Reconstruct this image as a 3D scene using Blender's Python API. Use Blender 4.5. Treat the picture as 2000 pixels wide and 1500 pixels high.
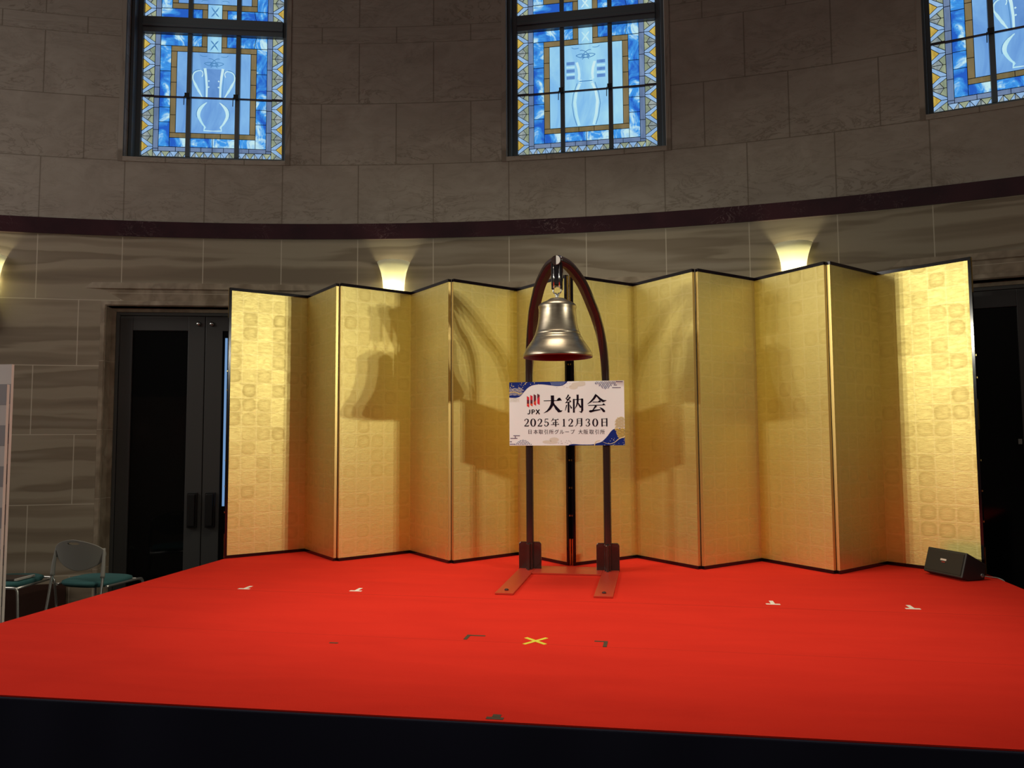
import bpy, bmesh, math, random
from mathutils import Vector, Matrix
for o in list(bpy.data.objects): bpy.data.objects.remove(o)
S = bpy.context.scene; C = S.collection
ZS = 0.65                       # stage top above the hall floor; geometry is written with z = 0 on the stage top
pi = math.pi
# ------------------------------------------------------------------ camera
cam = bpy.data.cameras.new('camera'); co = bpy.data.objects.new('camera', cam); C.objects.link(co)
R_ = Vector((0.983543, 0.180592, -0.005444)); U_ = Vector((0.017793, -0.066827, 0.997606)); F_ = Vector((-0.179796, 0.981285, 0.068941))
M = Matrix.Identity(4)
for i in range(3): M[i][0] = R_[i]; M[i][1] = U_[i]; M[i][2] = -F_[i]
M[2][3] = 0.92863 + ZS
co.matrix_world = M
cam.sensor_width = 36; cam.lens = 36*1489.98/2000; cam.clip_end = 200; cam.clip_start = 0.05
S.camera = co
# ------------------------------------------------------------------ world, exposure
S.view_settings.view_transform = 'Standard'; S.view_settings.look = 'None'; S.view_settings.gamma = 1
S.view_settings.use_curve_mapping = False; S.view_settings.exposure = 0.0
w = bpy.data.worlds.new('world'); S.world = w; w.use_nodes = True
wn = w.node_tree.nodes; bgn = wn['Background']
# the rest of the hall: dim at eye level, brighter from the high windows above
wl = w.node_tree.links
tc = wn.new('ShaderNodeTexCoord'); sx = wn.new('ShaderNodeSeparateXYZ'); rp = wn.new('ShaderNodeValToRGB')
wl.new(tc.outputs['Generated'], sx.inputs[0]); wl.new(sx.outputs[2], rp.inputs[0]); wl.new(rp.outputs[0], bgn.inputs['Color'])
rp.color_ramp.elements[0].position = .02; rp.color_ramp.elements[0].color = (.16, .13, .10, 1)
rp.color_ramp.elements[1].position = .62; rp.color_ramp.elements[1].color = (1.0, .88, .80, 1)
bgn.inputs['Strength'].default_value = 0.15
# ------------------------------------------------------------------ lamps: two stands of three spot heads each side, outside the frame
def spot(loc, target, power, size=58, rad=0.04, col=(1, .96, .80), blend=.75):
    l = bpy.data.lights.new('stage_spot', 'SPOT'); l.energy = power; l.spot_size = math.radians(size); l.spot_blend = blend
    l.shadow_soft_size = rad; l.color = col
    o = bpy.data.objects.new('stage_spot', l); C.objects.link(o)
    loc = Vector(loc); o.location = loc
    o.rotation_euler = (Vector(target)-loc).to_track_quat('-Z', 'Y').to_euler()
    return o
LP = 150
for k in range(3):
    spot((4.2+.20*(k-1), 1.75+.22*(k-1), 2.45), (-1.6, 5.6, .85), LP)
    spot((-4.75-.20*(k-1), 1.60+.22*(k-1), 2.45), (1.15, 5.6, .85), LP)
al = bpy.data.lights.new('hall_overhead_fill', 'AREA'); al.shape = 'RECTANGLE'; al.size = 2.6; al.size_y = 1.2; al.energy = 48; al.color = (1, .86, .66); al.spread = math.radians(84)  # soft overhead fill, added to brighten the carpet
ao = bpy.data.objects.new('hall_overhead_fill', al); C.objects.link(ao); ao.location = (-.9, 4.3, 6.3)
fl = bpy.data.lights.new('hall_front_fill', 'AREA'); fl.shape = 'RECTANGLE'; fl.size = 2.2; fl.size_y = 1.8; fl.energy = 12.0; fl.color = (1, .93, .78)  # unseen frontal fill, added to lift the sign and the gold folds
fo_ = bpy.data.objects.new('hall_front_fill', fl); C.objects.link(fo_); fo_.location = (-2.1, -3.6, 2.6); fo_.rotation_euler = (math.radians(86), 0, 0)
ll = bpy.data.lights.new('hall_left_fill', 'AREA'); ll.shape = 'RECTANGLE'; ll.size = 3.0; ll.size_y = 3.0; ll.energy = 105.0; ll.color = (1, .93, .86)  # added soft fill for the left wall and left carpet
lo_ = bpy.data.objects.new('hall_left_fill', ll); C.objects.link(lo_); lo_.location = (-8.0, 2.7, 4.0); lo_.rotation_euler = (Vector((-3.6, 5.2, .2))-Vector((-8.0, 2.7, 4.0))).to_track_quat('-Z', 'Y').to_euler()
# ------------------------------------------------------------------ materials
MATS = {}
def mat(name, col=(.5, .5, .5), rough=.5, metal=0., spec=.5, emit=None, es=0., coat=0.):
    if name in MATS: return MATS[name]
    m = bpy.data.materials.new(name); m.use_nodes = True
    b = m.node_tree.nodes['Principled BSDF']
    b.inputs['Base Color'].default_value = (*col, 1); b.inputs['Roughness'].default_value = rough
    b.inputs['Metallic'].default_value = metal; b.inputs['Specular IOR Level'].default_value = spec
    b.inputs['Coat Weight'].default_value = coat
    if emit: b.inputs['Emission Color'].default_value = (*emit, 1); b.inputs['Emission Strength'].default_value = es
    MATS[name] = m; return m
class NT:
    def __init__(s, m): s.t = m.node_tree; s.n = s.t.nodes; s.b = s.n.get('Principled BSDF')
    def add(s, typ, **kw):
        n = s.n.new(typ)
        for k, v in kw.items():
            if k.startswith('i_'): n.inputs[k[2:].replace('_', ' ')].default_value = v
            else: setattr(n, k, v)
        return n
    def lk(s, a, b): s.t.links.new(a, b)
    def math(s, op, a, b=None, c=None, clamp=False):
        n = s.n.new('ShaderNodeMath'); n.operation = op; n.use_clamp = clamp
        for i, v in enumerate((a, b, c)):
            if v is None: continue
            if isinstance(v, (int, float)): n.inputs[i].default_value = v
            else: s.lk(v, n.inputs[i])
        return n.outputs[0]
    def mix(s, fac, a, b, typ='MIX'):
        n = s.n.new('ShaderNodeMix'); n.data_type = 'RGBA'; n.blend_type = typ
        for sock, v in ((n.inputs[0], fac), (n.inputs[6], a), (n.inputs[7], b)):
            if isinstance(v, (int, float)): sock.default_value = v
            elif isinstance(v, tuple): sock.default_value = (*v, 1)
            else: s.lk(v, sock)
        return n.outputs[2]
    def ramp(s, fac, stops, interp='LINEAR'):
        n = s.n.new('ShaderNodeValToRGB'); n.color_ramp.interpolation = interp
        e = n.color_ramp.elements
        while len(e) > len(stops): e.remove(e[-1])
        while len(e) < len(stops): e.new(1)
        for el, (p, c) in zip(e, stops):
            el.position = p; el.color = (*c, 1) if isinstance(c, tuple) else (c, c, c, 1)
        s.lk(fac, n.inputs[0]); return n.outputs[0]
def noise(nt, vec, scale, detail=3., rough=.5, dist=0., sx=(1, 1, 1)):
    mp = nt.add('ShaderNodeMapping'); mp.inputs['Scale'].default_value = sx; nt.lk(vec, mp.inputs[0])
    n = nt.add('ShaderNodeTexNoise'); n.inputs['Scale'].default_value = scale; n.inputs['Detail'].default_value = detail
    n.inputs['Roughness'].default_value = rough; n.inputs['Distortion'].default_value = dist
    nt.lk(mp.outputs[0], n.inputs['Vector']); return n.outputs[0]
def bricknode(nt, uv, mortar, off=.5):
    n = nt.add('ShaderNodeTexBrick', offset=off, offset_frequency=2, squash=1.0)
    n.inputs['Scale'].default_value = 1; n.inputs['Mortar Size'].default_value = mortar
    n.inputs['Mortar Smooth'].default_value = .3; n.inputs['Brick Width'].default_value = 1; n.inputs['Row Height'].default_value = 1
    n.inputs['Color1'].default_value = (0, 0, 0, 1); n.inputs['Color2'].default_value = (1, 1, 1, 1); n.inputs['Mortar'].default_value = (.5, .5, .5, 1)
    nt.lk(uv, n.inputs['Vector']); return n
def upper_stone():
    m = mat('upper_travertine', rough=.5, spec=.35); nt = NT(m)
    uv = nt.add('ShaderNodeUVMap').outputs[0]
    br = bricknode(nt, uv, .009)
    n1 = noise(nt, uv, 2.2, 5, .6, 1.2, (1, 1.3, 1))
    # wandering dark veins
    n2 = noise(nt, uv, 1.9, 6, .62, 1.6, (1, 2.2, 1))
    vein = nt.math('ABSOLUTE', nt.math('SUBTRACT', n2, .5))
    vein = nt.math('SUBTRACT', 1, nt.math('MULTIPLY', vein, 34), clamp=True)
    low = nt.add('ShaderNodeSeparateXYZ'); nt.lk(uv, low.inputs[0])
    fr = nt.math('FRACT', low.outputs[1])
    gate = nt.ramp(noise(nt, uv, .9, 2), [(.36, .1), (.56, 1.)])
    vein = nt.math('MULTIPLY', nt.math('MULTIPLY', vein, gate), nt.ramp(fr, [(0., 1.), (.75, .25)]))
    base = nt.ramp(n1, [(.3, (.225, .190, .155)), (.7, (.295, .258, .215))])
    base = nt.mix(nt.math('MULTIPLY', br.outputs['Color'], .16), base, (.20, .16, .12))
    base = nt.mix(nt.math('MULTIPLY', vein, .8), base, (.12, .09, .065))
    base = nt.mix(nt.math('MULTIPLY', br.outputs['Fac'], .7), base, (.11, .085, .06))
    nt.lk(base, nt.b.inputs['Base Color']); return m
def lower_stone():
    m = mat('striped_travertine', rough=.38, spec=.4); nt = NT(m)
    uv = nt.add('ShaderNodeUVMap').outputs[0]
    br = bricknode(nt, uv, .007)
    wv = noise(nt, uv, 1.2, 3, .5, 0)
    add = nt.add('ShaderNodeVectorMath', operation='ADD'); cmb = nt.add('ShaderNodeCombineXYZ')
    nt.lk(nt.math('MULTIPLY', wv, .12), cmb.inputs[1]); nt.lk(uv, add.inputs[0]); nt.lk(cmb.outputs[0], add.inputs[1])
    n1 = noise(nt, add.outputs[0], 1.0, 3, .45, .2, (.22, 2.6, 1))
    n2 = noise(nt, add.outputs[0], 1.0, 4, .6, 0, (.5, 9, 1))
    base = nt.ramp(n1, [(.34, (.165, .128, .088)), (.42, (.225, .180, .125)), (.47, (.285, .238, .172)), (.53, (.27, .225, .160)), (.555, (.175, .137, .093)), (.60, (.195, .155, .108)), (.68, (.285, .243, .182))])
    base = nt.mix(nt.math('MULTIPLY', n2, .10), base, (.18, .14, .10))
    base = nt.mix(nt.math('MULTIPLY', br.outputs['Color'], .2), base, (.17, .13, .09))
    base = nt.mix(nt.math('MULTIPLY', br.outputs['Fac'], .75), base, (.46, .40, .31))
    nt.lk(base, nt.b.inputs['Base Color']); return m
def surround_stone():
    m = mat('surround_travertine', rough=.4, spec=.4); nt = NT(m)
    uv = nt.add('ShaderNodeTexCoord').outputs['Object']
    n1 = noise(nt, uv, 1.0, 3, .6, .3, (3, 3, 2.6))
    base = nt.ramp(n1, [(.36, (.17, .128, .085)), (.5, (.28, .225, .16)), (.58, (.20, .155, .11)), (.68, (.32, .265, .195))])
    sp = nt.add('ShaderNodeSeparateXYZ'); nt.lk(uv, sp.inputs[0])
    j = nt.math('FRACT', nt.math('MULTIPLY', nt.math('ADD', sp.outputs[2], .20), 1.61))
    ln = nt.math('LESS_THAN', j, .008)
    base = nt.mix(nt.math('MULTIPLY', ln, .6), base, (.45, .40, .31))
    nt.lk(base, nt.b.inputs['Base Color']); return m
def dark_marble():
    m = mat('purple_marble', rough=.12, spec=.6); nt = NT(m)
    uv = nt.add('ShaderNodeUVMap').outputs[0]
    n2 = noise(nt, uv, 3.5, 6, .6, 2.2, (1, 1.5, 1))
    v = nt.math('SUBTRACT', 1, nt.math('MULTIPLY', nt.math('ABSOLUTE', nt.math('SUBTRACT', n2, .5)), 90), clamp=True)
    gate = nt.ramp(noise(nt, uv, 1.3, 2), [(.5, 0.), (.66, 1.)])
    b0 = nt.ramp(noise(nt, uv, 2.0, 4), [(.3, (.022, .008, .012)), (.7, (.042, .013, .018))])
    nt.lk(nt.mix(nt.math('MULTIPLY', nt.math('MULTIPLY', v, gate), .7), b0, (.22, .15, .15)), nt.b.inputs['Base Color']); return m
def gold_leaf():
    m = mat('gold_leaf', rough=.4, metal=1.); nt = NT(m)
    uv = nt.add('ShaderNodeUVMap').outputs[0]
    g = .118
    sp = nt.add('ShaderNodeSeparateXYZ'); nt.lk(uv, sp.inputs[0])
    wob = noise(nt, uv, 16, 4, .7)
    ux = nt.math('ADD', nt.math('DIVIDE', sp.outputs[0], g), nt.math('MULTIPLY', wob, .16))
    vy = nt.math('ADD', nt.math('DIVIDE', sp.outputs[1], g*.97), nt.math('MULTIPLY', wob, .16))
    fx = nt.math('SUBTRACT', nt.math('FRACT', ux), .5); fy = nt.math('SUBTRACT', nt.math('FRACT', vy), .5)
    ax = nt.math('ABSOLUTE', fx); ay = nt.math('ABSOLUTE', fy)
    edge = nt.math('MAXIMUM', ax, ay)
    line = nt.ramp(edge, [(.455, 0.), (.49, 1.)])
    # soft rounded ring inside some leaves
    p4 = nt.math('POWER', nt.math('ADD', nt.math('POWER', ax, 3), nt.math('POWER', ay, 3)), .3333)
    ring = nt.ramp(p4, [(.16, 0.), (.33, .7), (.40, 1.), (.46, .0)])
    cell = nt.add('ShaderNodeCombineXYZ'); nt.lk(nt.math('FLOOR', ux), cell.inputs[0]); nt.lk(nt.math('FLOOR', vy), cell.inputs[1])
    oi = nt.add('ShaderNodeObjectInfo'); nt.lk(oi.outputs['Random'], cell.inputs[2])
    wn_ = nt.add('ShaderNodeTexWhiteNoise'); nt.lk(cell.outputs[0], wn_.inputs['Vector'])
    rnd = wn_.outputs['Value']
    patch = nt.ramp(noise(nt, uv, 2.3, 2), [(.38, 0.), (.62, 1.)])
    fine = noise(nt, uv, 34, 5, .68, .8, (.55, 1.7, 1))
    brush = noise(nt, uv, 30, 3, .6, 0, (.5, 7, 1))
    rr = nt.math('MULTIPLY', ring, nt.math('MULTIPLY', nt.ramp(rnd, [(.35, .1), (.9, 1.)]), nt.math('ADD', nt.math('MULTIPLY', patch, .75), .25)))
    base = nt.mix(nt.math('MULTIPLY', rr, .48), (.84, .71, .26), (.56, .45, .13))
    base = nt.mix(nt.math('MULTIPLY', rnd, .18), base, (.72, .57, .18))
    base = nt.mix(nt.math('MULTIPLY', nt.ramp(fine, [(.45, 0.), (.75, 1.)]), .35), base, (.62, .49, .15))
    base = nt.mix(nt.math('MULTIPLY', line, .35), base, (.93, .80, .38))
    nt.lk(base, nt.b.inputs['Base Color'])
    ro = nt.math('ADD', .345, nt.math('MULTIPLY', rnd, .03))
    ro = nt.math('ADD', ro, nt.math('MULTIPLY', fine, .17))
    ro = nt.math('ADD', ro, nt.math('MULTIPLY', rr, .05))
    nt.lk(ro, nt.b.inputs['Roughness'])
    bp = nt.add('ShaderNodeBump'); bp.inputs['Strength'].default_value = .30; bp.inputs['Distance'].default_value = .004
    h = nt.math('ADD', nt.math('MULTIPLY', fine, .5), nt.math('ADD', nt.math('MULTIPLY', brush, .26), nt.math('ADD', nt.math('MULTIPLY', line, .07), nt.math('MULTIPLY', ring, .12))))
    nt.lk(h, bp.inputs['Height']); nt.lk(bp.outputs[0], nt.b.inputs['Normal']); return m
def carpet_mat():
    m = mat('red_carpet', rough=.95, spec=.12); nt = NT(m)
    ob = nt.add('ShaderNodeTexCoord').outputs['Object']
    n1 = noise(nt, ob, 3, 4, .6, .5, (.5, 2, 1)); n2 = noise(nt, ob, 320, 2, .7)
    base = nt.ramp(n1, [(.3, (.62, .022, .011)), (.7, (.70, .027, .013))])
    base = nt.mix(nt.math('MULTIPLY', n2, .25), base, (.52, .015, .006))
    sp = nt.add('ShaderNodeSeparateXYZ'); nt.lk(ob, sp.inputs[0])
    yy = nt.math('ADD', sp.outputs[1], nt.math('MULTIPLY', noise(nt, ob, 2.0, 2), .02))
    for yc in (-.15+4.53, 3.47):
        l = nt.math('SUBTRACT', 1, nt.math('MULTIPLY', nt.math('ABSOLUTE', nt.math('SUBTRACT', yy, yc)), 110), clamp=True)
        base = nt.mix(nt.math('MULTIPLY', l, .5 if yc > 4 else .25), base, (.30, .012, .006))
    nt.lk(base, nt.b.inputs['Base Color'])
    bp = nt.add('ShaderNodeBump'); bp.inputs['Strength'].default_value = .3; bp.inputs['Distance'].default_value = .003
    nt.lk(n2, bp.inputs['Height']); nt.lk(bp.outputs[0], nt.b.inputs['Normal']); return m
def glassm(name, c1, c2, es, scale=14, sx=(1, .35, 1), lo=.35, hi=.65, c3=None):
    # leaded daylight pane: lit window glass
    m = mat(name, c1, rough=.15, spec=.5); nt = NT(m)
    ob = nt.add('ShaderNodeTexCoord').outputs['Object']
    mp = nt.add('ShaderNodeMapping'); mp.inputs['Rotation'].default_value = (pi/2, 0, 0); nt.lk(ob, mp.inputs[0])
    n1 = noise(nt, mp.outputs[0], scale, 4, .6, 1.0, sx)
    stops = [(lo, c1), (hi, c2)] + ([(min(.95, hi+.1), c3)] if c3 else [])
    e = nt.ramp(n1, stops)
    nt.b.inputs['Base Color'].default_value = (.02, .03, .05, 1)
    nt.lk(e, nt.b.inputs['Emission Color']); nt.b.inputs['Emission Strength'].default_value = es
    return m
M_up = upper_stone(); M_lo = lower_stone(); M_sur = surround_stone(); M_band = dark_marble(); M_gold = gold_leaf(); M_red = carpet_mat()
GS = .85
G = dict(
 blue=glassm('blue_textured_glass', (.015, .12, .62), (.06, .38, .95), GS, 5, (1.3, 1, .5), .40, .54, (.62, .93, 1.0)),
 lav=glassm('lavender_glass', (.13, .20, .36), (.22, .32, .52), GS*.95, 6),
 gold=glassm('amber_glass', (.19, .15, .06), (.30, .22, .10), GS*.9, 5),
 pale=glassm('etched_pale_glass', (.24, .56, .95), (.42, .80, 1.0), GS, 3.0),
 dim=glassm('etched_dim_glass', (.15, .36, .78), (.26, .56, .95), GS, 3.0),
 rib=glassm('etched_bright_glass', (.50, .88, 1.0), (.72, .97, 1.0), GS, 6),
 shade2=glassm('etched_neck_glass', (.10, .26, .62), (.16, .36, .76), GS, 6),
 shade=glassm('etched_line_glass', (.06, .22, .50), (.10, .30, .60), GS, 6),
 chev=glassm('chevron_pale_blue_glass', (.25, .44, .74), (.38, .60, .88), GS, 12),
 yel=glassm('yellow_glass', (.50, .33, .05), (.75, .55, .12), GS, 16),
 grn=glassm('pale_green_glass', (.22, .28, .20), (.50, .56, .36), GS, 9, hi=.7, c3=(.8, .92, .75)),
 wht=glassm('grey_clear_glass', (.20, .26, .28), (.42, .48, .46), GS, 12),
 lead=mat('lead_came', (.006, .010, .03), rough=.6),
)
M_steel = mat('window_steel', (.085, .105, .12), rough=.35, spec=.5)
M_dsteel = mat('door_steel', (.075, .075, .072), rough=.42, spec=.5, metal=.3)
M_bglass = mat('dark_door_glass', (.003, .0035, .004), rough=.06, spec=.35)
M_dark = mat('black_metal', (.01, .01, .01), rough=.35)
M_lac = mat('black_lacquer', (.006, .004, .006), rough=.12, spec=.5)
M_lacr = mat('red_lacquer', (.09, .004, .01), rough=.15, spec=.5)
M_brass = mat('brass_fitting', (.85, .62, .22), rough=.22, metal=1)
M_hinge = mat('gold_hinge_paper', (.80, .60, .22), rough=.38, metal=1)
M_chrome = mat('chrome', (.85, .85, .82), rough=.15, metal=1)
M_floor = mat('dark_floor_stone', (.030, .018, .014), rough=.25)
M_basem = mat('dark_baseboard_marble', (.045, .022, .016), rough=.2)
# ------------------------------------------------------------------ mesh helpers
def rs_(h, i, n):
    if not isinstance(h, (list, tuple)): return h
    t = i/max(1, n-1)*(len(h)-1); k = min(int(t), len(h)-2); return h[k]+(h[k+1]-h[k])*(t-k)
class MB:
    def __init__(s): s.v = []; s.f = []; s.m = []; s.uv = []; s.mats = []; s.sm = []
    def mi(s, m):
        if m not in s.mats: s.mats.append(m)
        return s.mats.index(m)
    def face(s, pts, m, uv=None, smooth=False):
        b = len(s.v); s.v += [tuple(p) for p in pts]; s.f.append(tuple(range(b, b+len(pts)))); s.m.append(s.mi(m)); s.uv.append(uv); s.sm.append(smooth)
    def grid(s, rows, m, close=False, smooth=True, flip=False):
        b = len(s.v); n = len(rows[0])
        for r in rows: s.v += [tuple(p) for p in r]
        mi = s.mi(m)
        for i in range(len(rows)-1):
            for j in range(n if close else n-1):
                a = b+i*n+j; c = b+i*n+(j+1) % n; q = (a, c, c+n, a+n)
                s.f.append(q[::-1] if flip else q); s.m.append(mi); s.uv.append(None); s.sm.append(smooth)
    def box(s, x0, x1, y0, y1, z0, z1, m, rot=0, org=(0, 0, 0)):
        c, sn = math.cos(rot), math.sin(rot)
        def T(x, y, z): return (org[0]+x*c-y*sn, org[1]+x*sn+y*c, org[2]+z)
        P = [T(x, y, z) for z in (z0, z1) for y in (y0, y1) for x in (x0, x1)]
        for q in ((0, 2, 3, 1), (4, 5, 7, 6), (0, 1, 5, 4), (2, 6, 7, 3), (0, 4, 6, 2), (1, 3, 7, 5)): s.face([P[i] for i in q], m)
    def tube(s, pts, r, m, n=12, caps=True):
        pts = [Vector(p) for p in pts]; rs = [rs_(r, i, len(pts)) for i in range(len(pts))]
        rows = []; up = None
        for i, p in enumerate(pts):
            t = (pts[min(i+1, len(pts)-1)]-pts[max(i-1, 0)]).normalized()
            if up is None: up = Vector((0, 0, 1)) if abs(t.z) < .9 else Vector((1, 0, 0))
            a = t.cross(up).normalized(); b2 = a.cross(t).normalized(); up = b2
            rows.append([p+(a*math.cos(2*pi*k/n)+b2*math.sin(2*pi*k/n))*rs[i] for k in range(n)])
        s.grid(rows, m, close=True)
        if caps: s.face(rows[0], m); s.face(rows[-1][::-1], m)
    def lathe(s, prof, m, c=(0, 0, 0), n=48, a0=0, a1=2*pi, smooth=True):
        full = abs(a1-a0-2*pi) < 1e-6; k = n if full else n+1
        rows = [[(c[0]+r*math.cos(a0+(a1-a0)*i/n), c[1]+r*math.sin(a0+(a1-a0)*i/n), c[2]+z) for i in range(k)] for r, z in prof]
        s.grid(rows, m, close=full, smooth=smooth)
    def prism(s, poly, y0, y1, m):    # poly in (x, z), extruded along y
        n = len(poly)
        s.face([(x, y0, z) for x, z in poly], m); s.face([(x, y1, z) for x, z in poly][::-1], m)
        for i in range(n):
            a, b = poly[i], poly[(i+1) % n]; s.face([(a[0], y0, a[1]), (a[0], y1, a[1]), (b[0], y1, b[1]), (b[0], y0, b[1])], m)
    def build(s, name, parent=None, merge=True, bevel=0, world=False, normals=True):
        off = parent['_o'] if (parent is not None and world) else (0, 0, 0)
        me = bpy.data.meshes.new(name); me.from_pydata([(v[0]-off[0], v[1]-off[1], v[2]-off[2]) for v in s.v], [], s.f)
        for m in s.mats: me.materials.append(m)
        me.polygons.foreach_set('material_index', s.m); me.polygons.foreach_set('use_smooth', s.sm)
        if any(u is not None for u in s.uv):
            ul = me.uv_layers.new(name='UVMap')
            for p, u in zip(me.polygons, s.uv):
                if u is not None:
                    for li, q in zip(p.loop_indices, u): ul.data[li].uv = q
        if merge or normals:
            bm = bmesh.new(); bm.from_mesh(me)
            if merge: bmesh.ops.remove_doubles(bm, verts=bm.verts, dist=1e-5)
            if normals: bmesh.ops.recalc_face_normals(bm, faces=bm.faces)
            bm.to_mesh(me); bm.free()
        o = bpy.data.objects.new(name, me); C.objects.link(o)
        if bevel:
            md = o.modifiers.new('bevel', 'BEVEL'); md.width = bevel; md.segments = 2; md.limit_method = 'ANGLE'; md.angle_limit = .7
        if parent is not None: o.parent = parent
        return o
def islands(o):
    """one object per separate piece"""
    me = o.data; n = len(me.vertices); par = list(range(n))
    def f(i):
        while par[i] != i: par[i] = par[par[i]]; i = par[i]
        return i
    for p in me.polygons:
        a = f(p.vertices[0])
        for v in p.vertices[1:]: par[f(v)] = a
    groups = {}
    for p in me.polygons: groups.setdefault(f(p.vertices[0]), []).append(p)
    if len(groups) < 2: return [o]
    out = []
    for ps in list(groups.values()):
        idx = sorted({v for p in ps for v in p.vertices}); mp = {v: i for i, v in enumerate(idx)}
        m2 = bpy.data.meshes.new(o.name); m2.from_pydata([me.vertices[i].co[:] for i in idx], [], [[mp[v] for v in p.vertices] for p in ps])
        for m in me.materials: m2.materials.append(m)
        m2.polygons.foreach_set('material_index', [p.material_index for p in ps]); m2.polygons.foreach_set('use_smooth', [p.use_smooth for p in ps])
        c = o.copy(); c.data = m2; C.objects.link(c); c.name = o.name.split('.')[0]; out.append(c)
    bpy.data.objects.remove(o); return out
def tag(o, label=None, cat=None, group=None, kind=None):
    if label: o['label'] = label
    if cat: o['category'] = cat
    if group: o['group'] = group
    if kind: o['kind'] = kind
    return o
def empty(name, loc=(0, 0, 0), rz=0, label=None, cat=None, group=None, kind=None):
    o = bpy.data.objects.new(name, None); C.objects.link(o); o.location = loc; o.rotation_euler = (0, 0, rz); o.empty_display_size = .1
    o['_o'] = tuple(loc)
    return tag(o, label, cat, group, kind)
def copy_tree(o, parent=None):
    c = o.copy(); C.objects.link(c)
    if parent is not None: c.parent = parent
    for ch in list(o.children): copy_tree(ch, c)
    return c
# ------------------------------------------------------------------ curved hall wall
CX, CY, RW, LB = -.4454, -6.2785, 13.1537, .7130
def th(K): return -.3883+.0542*K
def W(K, z, off=0.): a = th(K); return (CX+(RW-off)*math.sin(a), CY+(RW-off)*math.cos(a), z)
def patch(mb, K0, K1, z0, z1, m, vfun, off=0., step=.125):
    n = max(1, round((K1-K0)/step)); ks = [K0+(K1-K0)*i/n for i in range(n+1)]
    for a, b in zip(ks, ks[1:]):
        mb.face([W(a, z0, off), W(b, z0, off), W(b, z1, off), W(a, z1, off)], m, [(a+40, vfun(z0)), (b+40, vfun(z0)), (b+40, vfun(z1)), (a+40, vfun(z1))])
def pl(bp):
    def f(z):
        for (a, va), (b, vb) in zip(bp, bp[1:]):
            if z <= b: return va+(z-a)/(b-a)*(vb-va)
        return bp[-1][1]+(z-bp[-1][0])/.6
    return f
vU = pl([(2.93, 1), (3.50, 2), (4.095, 3), (4.69, 4), (4.847, 5), (5.44, 6), (6.03, 7), (6.62, 8)])
vL = pl([(-.65, 4.4), (.35, 6), (.97, 7), (1.59, 8), (2.19, 9), (2.785, 10)])
KA, KB = -8., 19.
WC = (2., 7., 12.); WH = 1.03; WZ0, WZ1 = 3.54, 6.30
mb = MB()
def rows_with_openings(mb, z0, z1, hw, m, vf):
    k = KA
    for c in WC: patch(mb, k, c-hw, z0, z1, m, vf); k = c+hw
    patch(mb, k, KB, z0, z1, m, vf)
for a, b in ((2.93, 3.50), (3.50, WZ0)): patch(mb, KA, KB, a, b, M_up, vU)
for a, b in ((WZ0, 4.095), (4.095, 4.69), (4.69, 4.847), (4.847, 5.44), (5.44, 6.03), (6.03, WZ1)): rows_with_openings(mb, a, b, WH, M_up, vU)
patch(mb, KA, KB, WZ1, 6.62, M_up, vU)
RV = .34
for c in WC:
    for k in (c-WH, c+WH):
        mb.face([W(k, WZ0, 0), W(k, WZ0, -RV), W(k, WZ1, -RV), W(k, WZ1, 0)], M_up, [(k+40, vU(WZ0)), (k+40.3, vU(WZ0)), (k+40.3, vU(WZ1)), (k+40, vU(WZ1))])
    n = 8
    for z in (WZ0, WZ1):
        for i in range(n):
            a = c-WH+2*WH*i/n; b = c-WH+2*WH*(i+1)/n
            mb.face([W(a, z, 0), W(b, z, 0), W(b, z, -RV), W(a, z, -RV)], M_up, [(a+40, 3.3), (b+40, 3.3), (b+40, 3.6), (a+40, 3.6)])
tag(mb.build('wall_upper', normals=False), kind='structure')
DH = 1.17; DZ1 = 2.14
mb = MB()
for a, b in ((-.65, .35), (.35, .97), (.97, 1.59), (1.59, DZ1)): rows_with_openings(mb, a, b, DH, M_lo, vL)
for a, b in ((DZ1, 2.19), (2.19, 2.785)): patch(mb, KA, KB, a, b, M_lo, vL)
for c in WC:
    for k in (c-DH, c+DH):
        mb.face([W(k, -.65, 0), W(k, -.65, -.3), W(k, DZ1, -.3), W(k, DZ1, 0)], M_sur)
    for i in range(8):
        a = c-DH+2*DH*i/8; b = c-DH+2*DH*(i+1)/8
        mb.face([W(a, DZ1, 0), W(b, DZ1, 0), W(b, DZ1, -.3), W(a, DZ1, -.3)], M_sur)
tag(mb.build('wall_lower', normals=False), kind='structure')
# marble string course
mb = MB()
def arcstrip(mb, K0, K1, z0, z1, off, m, step=.125):
    n = max(1, round((K1-K0)/step)); ks = [K0+(K1-K0)*i/n for i in range(n+1)]
    for a, b in zip(ks, ks[1:]):
        u = [(a, 0), (b, 0), (b, .2), (a, .2)]
        mb.face([W(a, z0, off), W(b, z0, off), W(b, z1, off), W(a, z1, off)], m, u)
        mb.face([W(a, z1, off), W(b, z1, off), W(b, z1, -.02), W(a, z1, -.02)], m, u)
        mb.face([W(a, z0, -.02), W(b, z0, -.02), W(b, z0, off), W(a, z0, off)], m, u)
    for k in (K0, K1): mb.face([W(k, z0, off), W(k, z1, off), W(k, z1, -.02), W(k, z0, -.02)], m, [(k, 0)]*4)
arcstrip(mb, KA, KB, 2.785, 2.93, .022, M_band)
tag(mb.build('trim_1'), kind='structure')
SH = 1.53
for i, (a, b) in enumerate(((KA, WC[0]-SH), (WC[0]+SH, WC[1]-SH), (WC[1]+SH, WC[2]-SH), (WC[2]+SH, KB))):
    mb = MB(); arcstrip(mb, a, b, -.65, -.34, .02, M_basem)
    tag(mb.build('baseboard_%d' % (i+1)), kind='structure')
mb = MB(); mb.box(-9, 9, -3, 8.2, -.70, -.65, M_floor)
tag(mb.build('floor'), kind='structure')
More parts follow.
